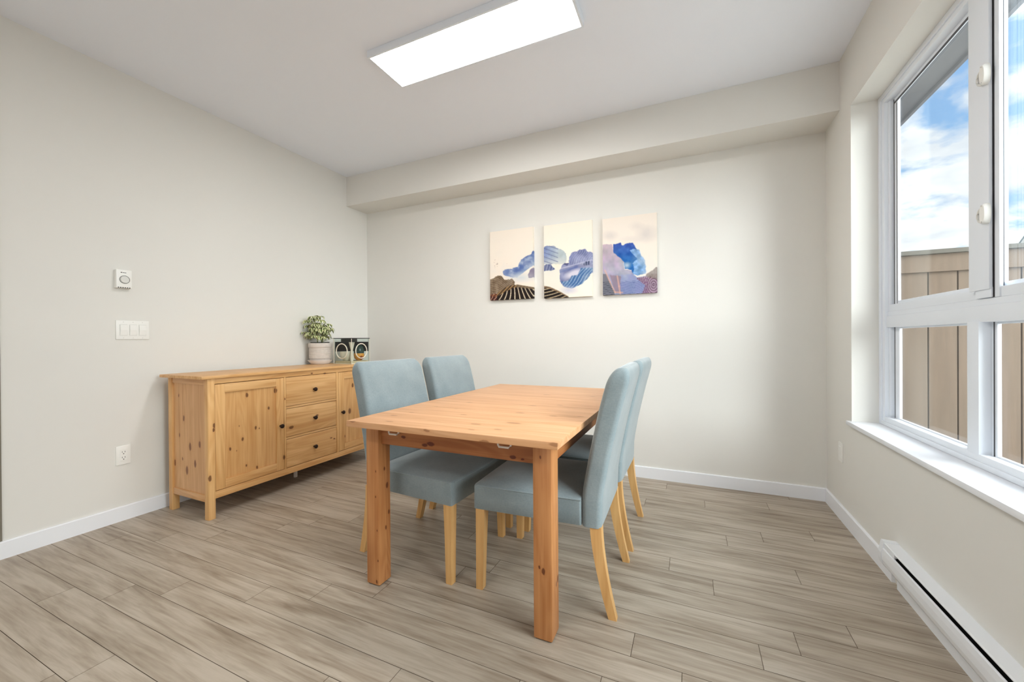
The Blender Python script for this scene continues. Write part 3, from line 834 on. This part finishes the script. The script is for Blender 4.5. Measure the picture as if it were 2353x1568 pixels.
def canvas(x0, x1, z0, z1, fn, rect, label):
    xl, xr, tl, tr, bl_, br_ = rect
    nx, nz = 150, 225
    w_, h_ = x1 - x0, z1 - z0
    T = 0.028
    ss = np.linspace(0, 1, nx + 1); tt = np.linspace(0, 1, nz + 1)
    Sg, Tg = np.meshgrid(ss, tt, indexing='ij')
    PX = xl + (xr - xl) * Sg
    PY = (tl + (tr - tl) * Sg) * (1 - Tg) + (bl_ + (br_ - bl_) * Sg) * Tg
    img = fn(PX, PY)
    img = over(img, np.clip(fbm(PX, PY, 170, 90) * 1.9 - 0.85, 0, 1) * np.clip((PY - 650) / 250, 0, 1) * np.clip((1280 - PY) / 120, 0, 1) * 0.55, A((222, 220, 216)))
    for _k in range(2):
        pd = np.pad(img, ((1, 1), (1, 1), (0, 0)), 'edge')
        img = img * 0.5 + 0.125 * (pd[2:, 1:-1] + pd[:-2, 1:-1] + pd[1:-1, 2:] + pd[1:-1, :-2])
    img = np.clip(img, 0, 255) / 255.0
    l_ = np.where(img <= 0.04045, img / 12.92, ((img + 0.055) / 1.055) ** 2.4)
    verts = [(w_ * s - w_ / 2, -T, h_ / 2 - h_ * t) for s in ss for t in tt]
    faces = [(i * (nz + 1) + j, i * (nz + 1) + j + 1, (i + 1) * (nz + 1) + j + 1, (i + 1) * (nz + 1) + j) for i in range(nx) for j in range(nz)]
    cols = l_.reshape(-1, 3).tolist()
    n0 = len(verts)
    # wrapped sides carry the print over
    def idx(i, j):
        return i * (nz + 1) + j
    ring = [idx(i, 0) for i in range(nx)] + [idx(nx, j) for j in range(nz)] + [idx(i, nz) for i in range(nx, 0, -1)] + [idx(0, j) for j in range(nz, 0, -1)]
    for q in ring:
        v = verts[q]
        verts.append((v[0], 0.0, v[2]))
        cols.append(cols[q])
    n = len(ring)
    for k in range(n):
        a, b_ = ring[k], ring[(k + 1) % n]
        faces.append((a, b_, n0 + (k + 1) % n, n0 + k))
    faces.append(tuple(n0 + k for k in reversed(range(n))))
    me = bpy.data.meshes.new('canvas_print')
    me.from_pydata(verts, [], faces)
    me.update()
    ca = me.color_attributes.new('print', 'FLOAT_COLOR', 'POINT')
    arr = np.ones((len(verts), 4)); arr[:, :3] = np.array(cols)
    ca.data.foreach_set('color', arr.ravel())
    me.materials.append(M['print'])
    o = bpy.data.objects.new('canvas_print', me)
    o.location = ((x0 + x1) / 2, YB, (z0 + z1) / 2)
    link(o)
    tag(o, label, 'wall art', 'three mountain canvases on the back wall')
    return o
canvas(-1.665, -1.243, 1.445, 2.068, paint1, (185, 893, 385, 303, 1500, 1468), 'left canvas with a brown striped hill and a small blue mountain')
canvas(-1.144, -0.7285, 1.438, 2.061, paint2, (143, 930, 272, 175, 1458, 1415), 'middle canvas with misty blue striped mountains and a dark corner hill')
canvas(-0.6425, -0.2305, 1.440, 2.052, paint3, (112, 1043, 165, 65, 1480, 1445), 'right canvas with a deep blue peak above pink and grey slopes')

# ------------------------------------------------------------------ dining table
TX0, TX1, TY0, TY1, TZ = -1.325, -0.396, 1.233, 2.712, 0.75
tb = empty('dining_table', ((TX0 + TX1) / 2, (TY0 + TY1) / 2, 0), 'rectangular knotty pine dining table with thick square legs', 'table')
ox, oy = (TX0 + TX1) / 2, (TY0 + TY1) / 2
MB().box(TX0 - ox, TX1 - ox, TY0 - oy, TY1 - oy, 0.7245, TZ, bev=0.003).build('tabletop', M['pine_x'], tb, 35)
LY0, LY1 = 1.343, 1.418
FY0, FY1 = 2.585, 2.66
for (a, b_, c, d) in ((-1.325, -1.253, LY0, LY1), (-0.5245, -0.453, LY0 - 0.006, LY1), (-1.325, -1.253, FY0, FY1), (-0.5245, -0.453, FY0, FY1)):
    lg = MB().box(a - ox, b_ - ox, c - oy, d - oy, 0.004, 0.7244, bev=0.006).build('leg', M['pine_leg'], tb, 35)
    MB().box(a - ox + 0.006, b_ - ox - 0.006, c - oy + 0.006, d - oy - 0.006, 0.0, 0.0045).build('foot_pad', M['rubber'], lg)
MB().box(-1.253 - ox, -0.5245 - ox, 1.362 - oy, 1.384 - oy, 0.628, 0.716, bev=0.002).build('apron', M['pine_apron'], tb)
MB().box(-1.253 - ox, -0.5245 - ox, 2.612 - oy, 2.634 - oy, 0.628, 0.716, bev=0.002).build('apron', M['pine_apron'], tb)
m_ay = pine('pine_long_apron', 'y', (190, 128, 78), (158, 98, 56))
MB().box(-1.310 - ox, -1.288 - ox, LY1 - oy, FY0 - oy, 0.628, 0.7244, bev=0.002).build('apron', m_ay, tb)
MB().box(-0.488 - ox, -0.466 - ox, LY1 - oy, FY0 - oy, 0.628, 0.7244, bev=0.002).build('apron', m_ay, tb)
M['clip'] = plain('white_slide_clip', (232, 222, 212), 0.4)
for xc in (-1.163, -0.638):
    w = MB()
    w.box(xc - 0.032 - ox, xc + 0.032 - ox, 1.300 - oy, 1.3615 - oy, 0.716, 0.7244, bev=0.001)
    w.tube([(xc - 0.026 - ox, 1.345 - oy, 0.716), (xc - 0.026 - ox, 1.338 - oy, 0.690), (xc - 0.02 - ox, 1.335 - oy, 0.684), (xc + 0.02 - ox, 1.335 - oy, 0.684), (xc + 0.026 - ox, 1.338 - oy, 0.690), (xc + 0.026 - ox, 1.345 - oy, 0.716)], 0.0042, 8)
    w.build('slide_handle', M['clip'], tb)

# ------------------------------------------------------------------ chairs
def rr_ring(x0, x1, hw0, hw1, z, r, n=6, zf=None):
    """rounded quad ring in plan: x0 rear (half width hw0), x1 front (half width hw1)"""
    cs = [((x1 - r), (hw1 - r), 0), ((x0 + r), (hw0 - r), 90), ((x0 + r), -(hw0 - r), 180), ((x1 - r), -(hw1 - r), 270)]
    out_ = []
    for cx_, cy_, a0 in cs:
        for k in range(n + 1):
            a = math.radians(a0 + 90 * k / n)
            x_ = cx_ + r * math.cos(a); y_ = cy_ + r * math.sin(a)
            out_.append((x_, y_, z if zf is None else zf(x_, y_, z)))
    return out_
def make_chair():
    e = empty('dining_chair', (0, 0, 0), '', 'chair')
    # seat with its skirt
    w = MB()
    rings = []
    x0, x1, h0, h1 = -0.170, 0.298, 0.243, 0.256
    for z, ins, r in ((0.352, 0.001, 0.009), (0.353, 0.0, 0.009), (0.40, 0.0, 0.009), (0.440, -0.001, 0.010), (0.450, -0.001, 0.011), (0.4555, 0.001, 0.012), (0.4585, 0.006, 0.013), (0.462, 0.016, 0.016)):
        rings.append(rr_ring(x0, x1 - ins, h0 - ins, h1 - ins, z, r))
    for s_, z in ((0.045, 0.471), (0.09, 0.476), (0.15, 0.480), (0.21, 0.482)):
        rings.append(rr_ring(x0 + s_ * 0.9, x1 - s_, h0 - s_, h1 - s_, z, 0.022))
    w.loft(rings)
    w.build('seat', M['fabric'], e)
    w = MB()
    w.tube([(x1 + 0.000, -h1 + 0.02, 0.452), (x1 + 0.001, 0, 0.453), (x1 + 0.000, h1 - 0.02, 0.452)], 0.0028, 6)
    w.tube([(x1 - 0.02, h1 + 0.000, 0.452), (x0, h0 + 0.001, 0.452)], 0.0028, 6)
    w.tube([(x1 - 0.02, -h1 - 0.000, 0.452), (x0, -h0 - 0.001, 0.452)], 0.0028, 6)
    for s_ in (-1, 1):
        w.tube([(x1 - 0.003, s_ * (h1 - 0.003), 0.353), (x1 - 0.003, s_ * (h1 - 0.003), 0.452)], 0.0022, 6)
    w.build('seat_piping', M['fabric'], e)
    # backrest lofted up its lean
    prof = [(0.350, -0.171, -0.248), (0.40, -0.171, -0.250), (0.455, -0.171, -0.252), (0.50, -0.176, -0.258), (0.60, -0.194, -0.276), (0.70, -0.214, -0.298), (0.80, -0.236, -0.322), (0.87, -0.254, -0.341), (0.905, -0.264, -0.350)]
    w = MB()
    rings = []
    rr0 = 0.022
    for z, xf, xb in prof:
        hw = 0.243 - 0.006 * (z - 0.35) / 0.6
        rings.append(rr_ring(xb, xf, hw, hw, z, rr0))
    # dome at the top: quarter ellipse in height
    zt, hh = 0.905, 0.070
    for k in range(1, 10):
        a = PI / 2 * k / 9.6
        z = zt + hh * math.sin(a)
        c_ = math.cos(a)
        hw = 0.2375 - 0.030 * (1 - c_)
        th_ = 0.043 * (0.18 + 0.82 * c_)
        xm = -0.307 - 0.020 * math.sin(a)
        r = min(rr0, th_ * 0.95)
        rings.append(rr_ring(xm - th_, xm + th_, hw, hw, z, r))
    w.loft(rings)
    w.build('backrest', M['fabric'], e)
    # legs: front pair straight and tapered, rear pair curved back
    for s in (-1, 1):
        w = MB()
        rings = []
        for z, a, b_ in ((0.0, 0.030, 0.030), (0.002, 0.031, 0.031), (0.20, 0.036, 0.036), (0.353, 0.042, 0.042)):
            xo, yo = 0.292, 0.252
            rings.append([(xo, s * yo, z), (xo - a, s * yo, z), (xo - a, s * (yo - b_), z), (xo, s * (yo - b_), z)])
        w.loft(rings, smooth=False)
        w.build('leg', M['birch'], e)
        w = MB()
        rings = []
        for k in range(13):
            t = k / 12
            z = 0.353 * (1 - t)
            bend = t ** 1.55
            xm = -0.226 - 0.062 * bend
            a = 0.0225 - 0.007 * t
            yo = 0.238 - 0.008 * t
            bb = 0.040 - 0.010 * t
            rings.append([(xm - a, s * yo, z), (xm + a, s * yo, z), (xm + a, s * (yo - bb), z), (xm - a, s * (yo - bb), z)])
        w.loft(rings, smooth=False)
        w.build('leg', M['birch'], e)
    return e
chair0 = make_chair()
def copy_tree(root):
    r = root.copy(); COL.objects.link(r)
    for ch in list(root.children):
        c = ch.copy(); COL.objects.link(c); c.parent = r
        for g_ in ch.children:
            d = g_.copy(); COL.objects.link(d); d.parent = c
    return r
spots = [
    ((-0.573, 1.766, 0), PI + math.radians(1.6), 'blue-grey fabric dining chair nearest the camera on the window side of the table'),
    ((-0.573, 2.318, 0), PI + math.radians(-0.5), 'blue-grey fabric dining chair on the window side, behind the nearer one'),
    ((-1.247, 1.748, 0), math.radians(-3.0), 'blue-grey fabric dining chair nearest the camera on the sideboard side of the table'),
    ((-1.236, 2.326, 0), math.radians(-1.0), 'blue-grey fabric dining chair on the sideboard side, farthest from the camera'),
]
for i, (loc, rz, lab) in enumerate(spots):
    c = chair0 if i == 0 else copy_tree(chair0)
    c.location = loc
    c.rotation_euler = (0, 0, rz)
    c['label'] = lab
    c['category'] = 'chair'
    c['group'] = 'fabric chairs around the dining table'

# ------------------------------------------------------------------ sideboard
SX0, SX1, SY0, SY1 = -3.090, -2.660, 1.423, 2.905
sb = empty('sideboard', ((SX0 + SX1) / 2, (SY0 + SY1) / 2, 0), 'pine sideboard with two panelled doors and three drawers against the left wall', 'sideboard')
qx, qy = (SX0 + SX1) / 2, (SY0 + SY1) / 2
def sbox(name, b_, m, parent=sb, bev=0.002, off=True):
    w = MB()
    for q in (b_ if isinstance(b_, list) else [b_]):
        w.box(q[0] - qx, q[1] - qx, q[2] - qy, q[3] - qy, q[4], q[5], bev=bev)
    return w.build(name, m, parent, 35)
sbox('top', (-3.107, -2.648, 1.385, 2.945, 0.8595, 0.878), M['pine_y'], bev=0.003)
LW = 0.040
for xa, xb in ((SX0, SX0 + LW), (SX1 - LW, SX1)):
    for ya, yb in ((SY0, SY0 + LW), (SY1 - LW, SY1)):
        sbox('leg', (xa, xb, ya, yb, 0.0, 0.8594), M['pine_zf'], bev=0.003)
for ya, yb in ((SY0 + 0.004, SY0 + 0.026), (SY1 - 0.026, SY1 - 0.004)):
    sbox('side_rail', (SX0 + LW, SX1 - LW, ya, yb, 0.106, 0.147), pine('pine_side_rail', 'x', (226, 180, 130), (206, 156, 106)))
    sbox('side_rail', (SX0 + LW, SX1 - LW, ya, yb, 0.822, 0.8594), pine('pine_side_rail', 'x', (226, 180, 130), (206, 156, 106)))
for ya, yb in ((SY0 + 0.012, SY0 + 0.022), (SY1 - 0.022, SY1 - 0.012)):
    sbox('side_panel', (SX0 + LW - 0.002, SX1 - LW + 0.002, ya, yb, 0.145, 0.824), M['pine_zs'], bev=0)
sbox('back_panel', (SX0 + 0.006, SX0 + 0.014, SY0 + LW, SY1 - LW, 0.11, 0.8594), M['pine_zs'], bev=0)
sbox('bottom_panel', (SX0 + 0.015, SX1 - 0.024, SY0 + 0.026, SY1 - 0.026, 0.14, 0.158), M['pine_y'], bev=0)
sbox('front_rail', (SX1 - 0.024, SX1 - 0.003, SY0 + LW, SY1 - LW, 0.121, 0.165), M['pine_y'])
sbox('front_rail', (SX1 - 0.024, SX1 - 0.003, SY0 + LW, SY1 - LW, 0.826, 0.8594), M['pine_y'])
D1, D2, D3, D4 = 1.9185, 1.9325, 2.3785, 2.4025
sbox('divider', (SX0 + 0.02, SX1 - 0.003, D1, D2, 0.165, 0.826), M['pine_zf'], bev=0.001)
sbox('divider', (SX0 + 0.02, SX1 - 0.003, D3, D4, 0.165, 0.826), M['pine_zf'], bev=0.001)
sbox('drawer_rail', (SX1 - 0.024, SX1 - 0.004, D2, D3, 0.5965, 0.6115), M['pine_y'], bev=0.001)
sbox('drawer_rail', (SX1 - 0.024, SX1 - 0.004, D2, D3, 0.3755, 0.390), M['pine_y'], bev=0.001)
def knob(parent, y, z, x=SX1):
    w = MB()
    prof = [(0.0075, 0.0), (0.0055, 0.006), (0.0055, 0.012), (0.013, 0.016), (0.0155, 0.020), (0.0150, 0.025), (0.011, 0.029), (0.004, 0.031)]
    rings = [[(x - qx + h_, y - qy + r * math.cos(2 * PI * k / 20), z + r * math.sin(2 * PI * k / 20)) for k in range(20)] for r, h_ in prof]
    w.loft(rings)
    return w.build('knob', M['bronze'], parent)
def door(y0, y1, ky, kz):
    z0, z1 = 0.168, 0.8225
    g_ = 0.002
    y0 += g_; y1 -= g_
    st = 0.056
    x1_ = SX1 - 0.003
    w = MB()
    def bb(*q, bev=0.002, mt=0):
        w.box(q[0] - qx, q[1] - qx, q[2] - qy, q[3] - qy, q[4], q[5], bev=bev, mat=mt)
    bb(x1_ - 0.02, x1_, y0, y0 + st, z0, z1, mt=1)
    bb(x1_ - 0.02, x1_, y1 - st, y1, z0, z1, mt=1)
    bb(x1_ - 0.02, x1_, y0 + st, y1 - st, z1 - st, z1, mt=2)
    bb(x1_ - 0.02, x1_, y0 + st, y1 - st, z0, z0 + st, mt=2)
    bb(x1_ - 0.018, x1_ - 0.010, y0 + st - 0.004, y1 - st + 0.004, z0 + st - 0.004, z1 - st + 0.004, bev=0, mt=0)
    d = w.build('door', [M['pine_z'], M['pine_zf'], M['pine_y']], sb, 35)
    knob(d, ky, kz, x1_)
door(SY0 + LW, D1, 1.888, 0.483)
door(D4, SY1 - LW, 2.434, 0.489)
for i, (z0, z1, kz) in enumerate(((0.613, 0.8235, 0.713), (0.392, 0.5945, 0.494), (0.168, 0.3735, 0.270))):
    d = sbox('drawer', [(SX1 - 0.024, SX1 - 0.004, D2 + 0.002, D3 - 0.002, z0 + 0.001, z1 - 0.001)], M['pine_y'], bev=0.0015)
    knob(d, 2.1655, kz, SX1 - 0.004)
for xx in (-2.885,):
    w = MB(); w.cyl((xx - qx, 2.17 - qy, 0), 0.014, 0.14, 'z', 16); w.build('centre_foot', M['clip'], sb)

# ------------------------------------------------------------------ potted plant
STZ = 0.878
pc = (-3.046, 2.545)
pl = empty('potted_plant', (pc[0], pc[1], STZ), 'variegated green and cream umbrella plant in a ribbed off-white pot on the sideboard', 'plant')
m, nt, out = mat('off_white_ceramic')
tc = N(nt, 'ShaderNodeTexCoord').outputs['Object']
f = noise(nt, tc, 60, 3)
bsdf(nt, out, mixc(nt, f, lin((222, 214, 206)), lin((204, 194, 186))), 0.6, 0.3)
M['ceramic'] = m
M['saucer'] = plain('white_ceramic', (238, 236, 236), 0.3)
M['soil'] = paint('potting_soil', (40, 34, 28), 0.95, 0.1, 0.3, 60)
w = MB()
w.lathe([(0.068, 0.0), (0.074, 0.003), (0.086, 0.016), (0.101, 0.034), (0.1035, 0.038), (0.100, 0.038), (0.084, 0.020), (0.07, 0.012), (0.0, 0.011)], cap=False, n=56)
w.build('saucer', M['saucer'], pl)
prof = [(0.0, 0.012), (0.062, 0.012), (0.074, 0.022), (0.083, 0.04), (0.088, 0.055)]
z = 0.055
while z < 0.145:
    prof += [(0.0905, z + 0.001), (0.0885, z + 0.005)]
    z += 0.0085
prof += [(0.094, 0.150), (0.096, 0.158), (0.096, 0.178), (0.095, 0.186), (0.092, 0.190), (0.088, 0.190), (0.086, 0.184), (0.085, 0.165), (0.0, 0.164)]
w = MB(); w.lathe(prof, cap=False, n=56); w.build('pot', M['ceramic'], pl)
w = MB(); w.lathe([(0.072, 0.17), (0.078, 0.186), (0.0785, 0.1965), (0.0755, 0.1965), (0.074, 0.18), (0.070, 0.172)], cap=False, n=40); w.build('nursery_pot', M['black'], pl)
w = MB(); w.lathe([(0.0715, 0.1645), (0.0845, 0.178), (0.05, 0.181), (0.002, 0.183)], cap=True, n=40); w.build('soil', M['soil'], pl)
m, nt, out = mat('variegated_leaf')
at = N(nt, 'ShaderNodeAttribute', attribute_name='edge')
tc = N(nt, 'ShaderNodeTexCoord').outputs['Object']
nz_ = noise(nt, tc, 55, 2)
f = val(nt, 'ADD', at.outputs['Fac'], val(nt, 'MULTIPLY', val(nt, 'SUBTRACT', nz_, 0.5), 1.3))
g_ = ramp(nt, f, [(0.30, lin((74, 96, 40))), (0.42, lin((128, 150, 72))), (0.50, lin((240, 238, 188)))])
bsdf(nt, out, g_, 0.4, 0.4)
M['leaf'] = m
M['stem'] = plain('green_stem', (120, 128, 80), 0.6)
def make_plant():
    rnd = random.Random(11)
    bm = bmesh.new()
    lay = bm.verts.layers.float.new('edge')
    ws = MB()
    def leaflet(p, d, L, W, droop):
        d = d.normalized()
        side = d.cross(Vector((0, 0, 1)))
        if side.length < 0.05:
            side = Vector((1, 0, 0))
        side.normalize()
        rows = []
        n = 6
        pos = Vector(p); dirv = d.copy()
        for i in range(n + 1):
            t = i / n
            wd = W * math.sin(PI * min(1, t * 0.92 + 0.06)) ** 0.8 * 0.5
            if i == n:
                wd = 0.0004
            up = side.cross(dirv).normalized()
            row = []
            for j, e_ in ((-1, 1.0), (0, 0.0), (1, 1.0)):
                v = bm.verts.new(pos + side * wd * j + up * (abs(j) * wd * 0.25))
                v[lay] = e_
                row.append(v)
            rows.append(row)
            pos = pos + dirv * (L / n)
            dirv = (dirv + Vector((0, 0, -droop / n))).normalized()
        for i in range(n):
            for j in range(2):
                f_ = bm.faces.new((rows[i][j], rows[i][j + 1], rows[i + 1][j + 1], rows[i + 1][j]))
                f_.smooth = True
    # three woody shoots
    shoots = [((-0.015, -0.01), (-0.03, -0.03, 0.400)), ((0.02, 0.01), (0.032, 0.005, 0.31)), ((-0.01, 0.02), (-0.01, 0.04, 0.33))]
    for (bx_, by_), tip in shoots:
        base_ = Vector((bx_, by_, 0.175)); tp = Vector(tip)
        pts = [base_.lerp(tp, k / 5) for k in range(6)]
        ws.tube(pts, [0.005 - 0.0004 * k for k in range(6)], 7)
        nl = 15 if tip[2] > 0.35 else 12
        for k in range(nl):
            t = 0.18 + 0.80 * k / (nl - 1)
            p0 = base_.lerp(tp, t)
            a = k * 2.399 + rnd.uniform(-.3, .3) + (bx_ * 50)
            ln = (0.115 - 0.07 * t) * rnd.uniform(0.85, 1.25)
            out_ = Vector((math.cos(a), math.sin(a), 0.25 + 0.6 * t))
            p1 = p0 + out_.normalized() * ln
            ws.tube([p0, p0.lerp(p1, .5) + Vector((0, 0, 0.006)), p1], 0.0017, 5)
            if p1.z < 0.30 and p1.x + 0.6 * p1.y > 0.055:
                continue
            m_ = rnd.choice((7, 8, 9))
            for q in range(m_):
                b_ = 2 * PI * q / m_ + rnd.uniform(-.2, .2)
                d = Vector((math.cos(b_), math.sin(b_), 0.12)) + out_ * 0.35
                leaflet(p1, d, rnd.uniform(0.048, 0.074), rnd.uniform(0.020, 0.028), rnd.uniform(1.3, 3.0))
    st = ws.build('stem', M['stem'], pl)
    me = bpy.data.meshes.new('foliage')
    bm.to_mesh(me); bm.free()
    me.materials.append(M['leaf'])
    o = bpy.data.objects.new('foliage', me)
    link(o, pl)
make_plant()

# ------------------------------------------------------------------ clear display box
bxc = (-2.838, 2.715)
bxe = empty('display_box', (bxc[0], bxc[1], STZ), 'clear acrylic box with a black lid and round portholes beside the potted plant', 'box')
hw = 0.1075
HB = 0.226
w = MB()
t = 0.003
w.box(-hw, hw, -hw, -hw + t, 0.004, HB); w.box(-hw, hw, hw - t, hw, 0.004, HB)
w.box(-hw, -hw + t, -hw + t, hw - t, 0.004, HB); w.box(hw - t, hw, -hw + t, hw - t, 0.004, HB)
w.build('acrylic_wall', M['acrylic'], bxe)
M['blackplastic'] = plain('black_plastic', (28, 26, 26), 0.4)
M['cream'] = paint('cream_bedding', (214, 198, 164), 0.9, 0.1, 0.15, 80)
M['ivory'] = plain('ivory_plastic', (232, 224, 206), 0.4)
M['amber'] = plain('amber_plastic', (232, 160, 60), 0.25)
M['teal'] = plain('dark_green_plastic', (34, 60, 52), 0.2)
M['rust'] = plain('rust_red_plastic', (140, 52, 18), 0.4)
w = MB(); w.box(-hw - 0.003, hw + 0.003, -hw - 0.003, hw + 0.003, HB, HB + 0.007, bev=0.002); w.build('lid', M['blackplastic'], bxe)
w = MB(); w.box(-hw, hw, -hw, hw, 0, 0.004); w.build('base', M['ivory'], bxe)
for sx in (-1, 1):
    for sy in (-1, 1):
        MB().box(sx * hw - 0.002, sx * hw + 0.002, sy * hw - 0.002, sy * hw + 0.002, 0.003, HB).build('corner_post', M['ivory'], bxe)
# dark vent panels behind, one on each far side
w = MB(); w.box(-hw + 0.004, -hw + 0.007, -hw + 0.01, hw - 0.01, 0.11, 0.198); w.box(-hw + 0.01, hw - 0.01, hw - 0.007, hw - 0.004, 0.11, 0.198)
w.build('vent_panel', M['blackplastic'], bxe)
w = MB(); w.box(-0.05, 0.095, -0.08, -0.03, 0.196, 0.225); w.build('lid_hatch', M['blackplastic'], bxe)
w = MB(); w.box(-hw + 0.008, hw - 0.008, -hw + 0.008, hw - 0.008, 0.0045, 0.026); w.build('bedding', M['cream'], bxe)
w = MB(); w.torus((-0.01, -hw - 0.001, 0.115), 0.066, 0.0045, (1, 0, 0), (0, 0, 1)); w.build('porthole_ring', M['ivory'], bxe)
w = MB(); w.torus((hw + 0.001, 0.005, 0.115), 0.066, 0.0045, (0, 1, 0), (0, 0, 1)); w.build('porthole_ring', M['ivory'], bxe)
w = MB()
w.lathe([(0.02, 0.026), (0.045, 0.05), (0.056, 0.08), (0.054, 0.110), (0.050, 0.110), (0.05, 0.085), (0.0, 0.06)], cx=-0.02, cy=-0.045, n=32, cap=False)
w.build('bowl', M['ivory'], bxe)
w = MB()
w.lathe([(0.018, 0.026), (0.040, 0.045), (0.046, 0.075), (0.044, 0.092)], cx=0.045, cy=0.04, n=32)
w.build('jar', M['amber'], bxe)
w = MB()
w.lathe([(0.044, 0.0925), (0.046, 0.12), (0.040, 0.150), (0.024, 0.170), (0.004, 0.176)], cx=0.045, cy=0.04, n=32)
w.build('jar_lid', M['teal'], bxe)
w = MB(); w.cyl((0.082, 0.035, 0.055), 0.020, 0.006, 'x', 24, r2=0.018); w.build('jar_tap', M['rust'], bxe)
w = MB()
w.lathe([(0.012, 0.026), (0.016, 0.06), (0.010, 0.12), (0.020, 0.17), (0.026, 0.195)], cx=0.055, cy=-0.055, n=24)
w.build('centre_post', M['ivory'], bxe)

# ------------------------------------------------------------------ sky
W = bpy.data.worlds.new('sky')
S.world = W
W.use_nodes = True
nt = W.node_tree
nt.nodes.clear()
tc = N(nt, 'ShaderNodeTexCoord').outputs['Generated']
sep = N(nt, 'ShaderNodeSeparateXYZ')
nt.links.new(tc, sep.inputs[0])
z_ = sep.outputs[2]
# blue fades towards the horizon
sky = ramp(nt, z_, [(0.0, lin((205, 226, 250))), (0.25, lin((160, 205, 250))), (0.6, lin((146, 190, 252))), (1.0, lin((110, 160, 245)))])
zc = val(nt, 'ADD', val(nt, 'MAXIMUM', z_, 0.0), 0.22)
cv = N(nt, 'ShaderNodeCombineXYZ')
nt.links.new(val(nt, 'DIVIDE', sep.outputs[0], zc), cv.inputs[0])
nt.links.new(val(nt, 'DIVIDE', sep.outputs[1], zc), cv.inputs[1])
c1 = noise(nt, mapping(nt, cv.outputs[0], (1, 1, 1), (2.5, 9.4, 5.0)), 2.6, 8, 0.56, 0.25)
cl = ramp(nt, c1, [(0.44, (0, 0, 0, 1)), (0.53, (1, 1, 1, 1))])
shade = noise(nt, mapping(nt, cv.outputs[0], (1, 1, 1), (7.1, 2.4, 0.3)), 3.0, 4, 0.5)
cc = ramp(nt, shade, [(0.3, lin((222, 230, 246))), (0.6, (1.3, 1.3, 1.3, 1))])
colr = mixc(nt, cl, sky, cc)
bg = N(nt, 'ShaderNodeBackground')
nt.links.new(colr, bg.inputs[0])
bg.inputs[1].default_value = 0.70
wo = N(nt, 'ShaderNodeOutputWorld')
nt.links.new(bg.outputs[0], wo.inputs[0])

# ------------------------------------------------------------------ lights
def area(name, loc, rot, sx, sy, power, color=(1, 1, 1)):
    l = bpy.data.lights.new(name, 'AREA')
    l.shape = 'RECTANGLE'
    l.size = sx
    l.size_y = sy
    l.energy = power
    l.color = color
    o = bpy.data.objects.new(name, l)
    o.location = loc
    o.rotation_euler = rot
    link(o)
    return o
# fill light added behind the camera; the wall there has no glazing
area('rear_fill', (-1.4, YF + 0.05, 1.2), (math.radians(108), 0, 0), 3.2, 2.0, 28, (1.0, 0.99, 0.98))
# overhead fill added behind the camera, with no lamp fixture
area('rear_overhead_fill', (-1.2, -1.2, 2.69), (0, 0, 0), 1.2, 0.3, 16, (1.0, 0.98, 0.95))
# area light added outside, out of view, to strengthen daylight through the window
a_ = area('window_fill', (5.5, -0.5, 3.6), (0, 0, 0), 6.0, 5.0, 800, (0.97, 0.985, 1.0))
a_.rotation_euler = (Vector((0.9, 1.4, 1.3)) - Vector((5.5, -0.5, 3.6))).to_track_quat('-Z', 'Y').to_euler()

# ------------------------------------------------------------------ camera
K = 0.9705
f_, th_, ph_, ro_ = 910.0739, math.radians(24.261), -0.0037, 0.0067
c_, s_ = math.cos(th_), math.sin(th_)
r0 = Vector((c_, s_, 0)); u0 = Vector((0, 0, 1)); f0 = Vector((-s_, c_, 0))
Fv = f0 * math.cos(ph_) + u0 * math.sin(ph_)
Uv = u0 * math.cos(ph_) - f0 * math.sin(ph_)
Rv = r0 * math.cos(ro_) - Uv * math.sin(ro_)
Uv = r0 * math.sin(ro_) + Uv * math.cos(ro_)
cam = bpy.data.cameras.new('camera')
cam.sensor_fit = 'HORIZONTAL'
cam.sensor_width = 36.0
cam.lens = f_ / 2353 * 36.0
cam.clip_start = 0.02
cam.clip_end = 200
co = bpy.data.objects.new('camera', cam)
mw = Matrix.Identity(4)
for i in range(3):
    mw[i][0] = Rv[i]; mw[i][1] = Uv[i]; mw[i][2] = -Fv[i]
mw[0][3], mw[1][3], mw[2][3] = 0, 0, 1.12 * K
co.matrix_world = mw
link(co)
S.camera = co
S.cycles.max_bounces = 8
S.cycles.use_adaptive_sampling = True
S.cycles.adaptive_threshold = 0.03
S.view_settings.view_transform = 'Standard'
S.view_settings.look = 'None'
S.view_settings.exposure = 0.65
S.view_settings.gamma = 1.0
S.view_settings.use_curve_mapping = False
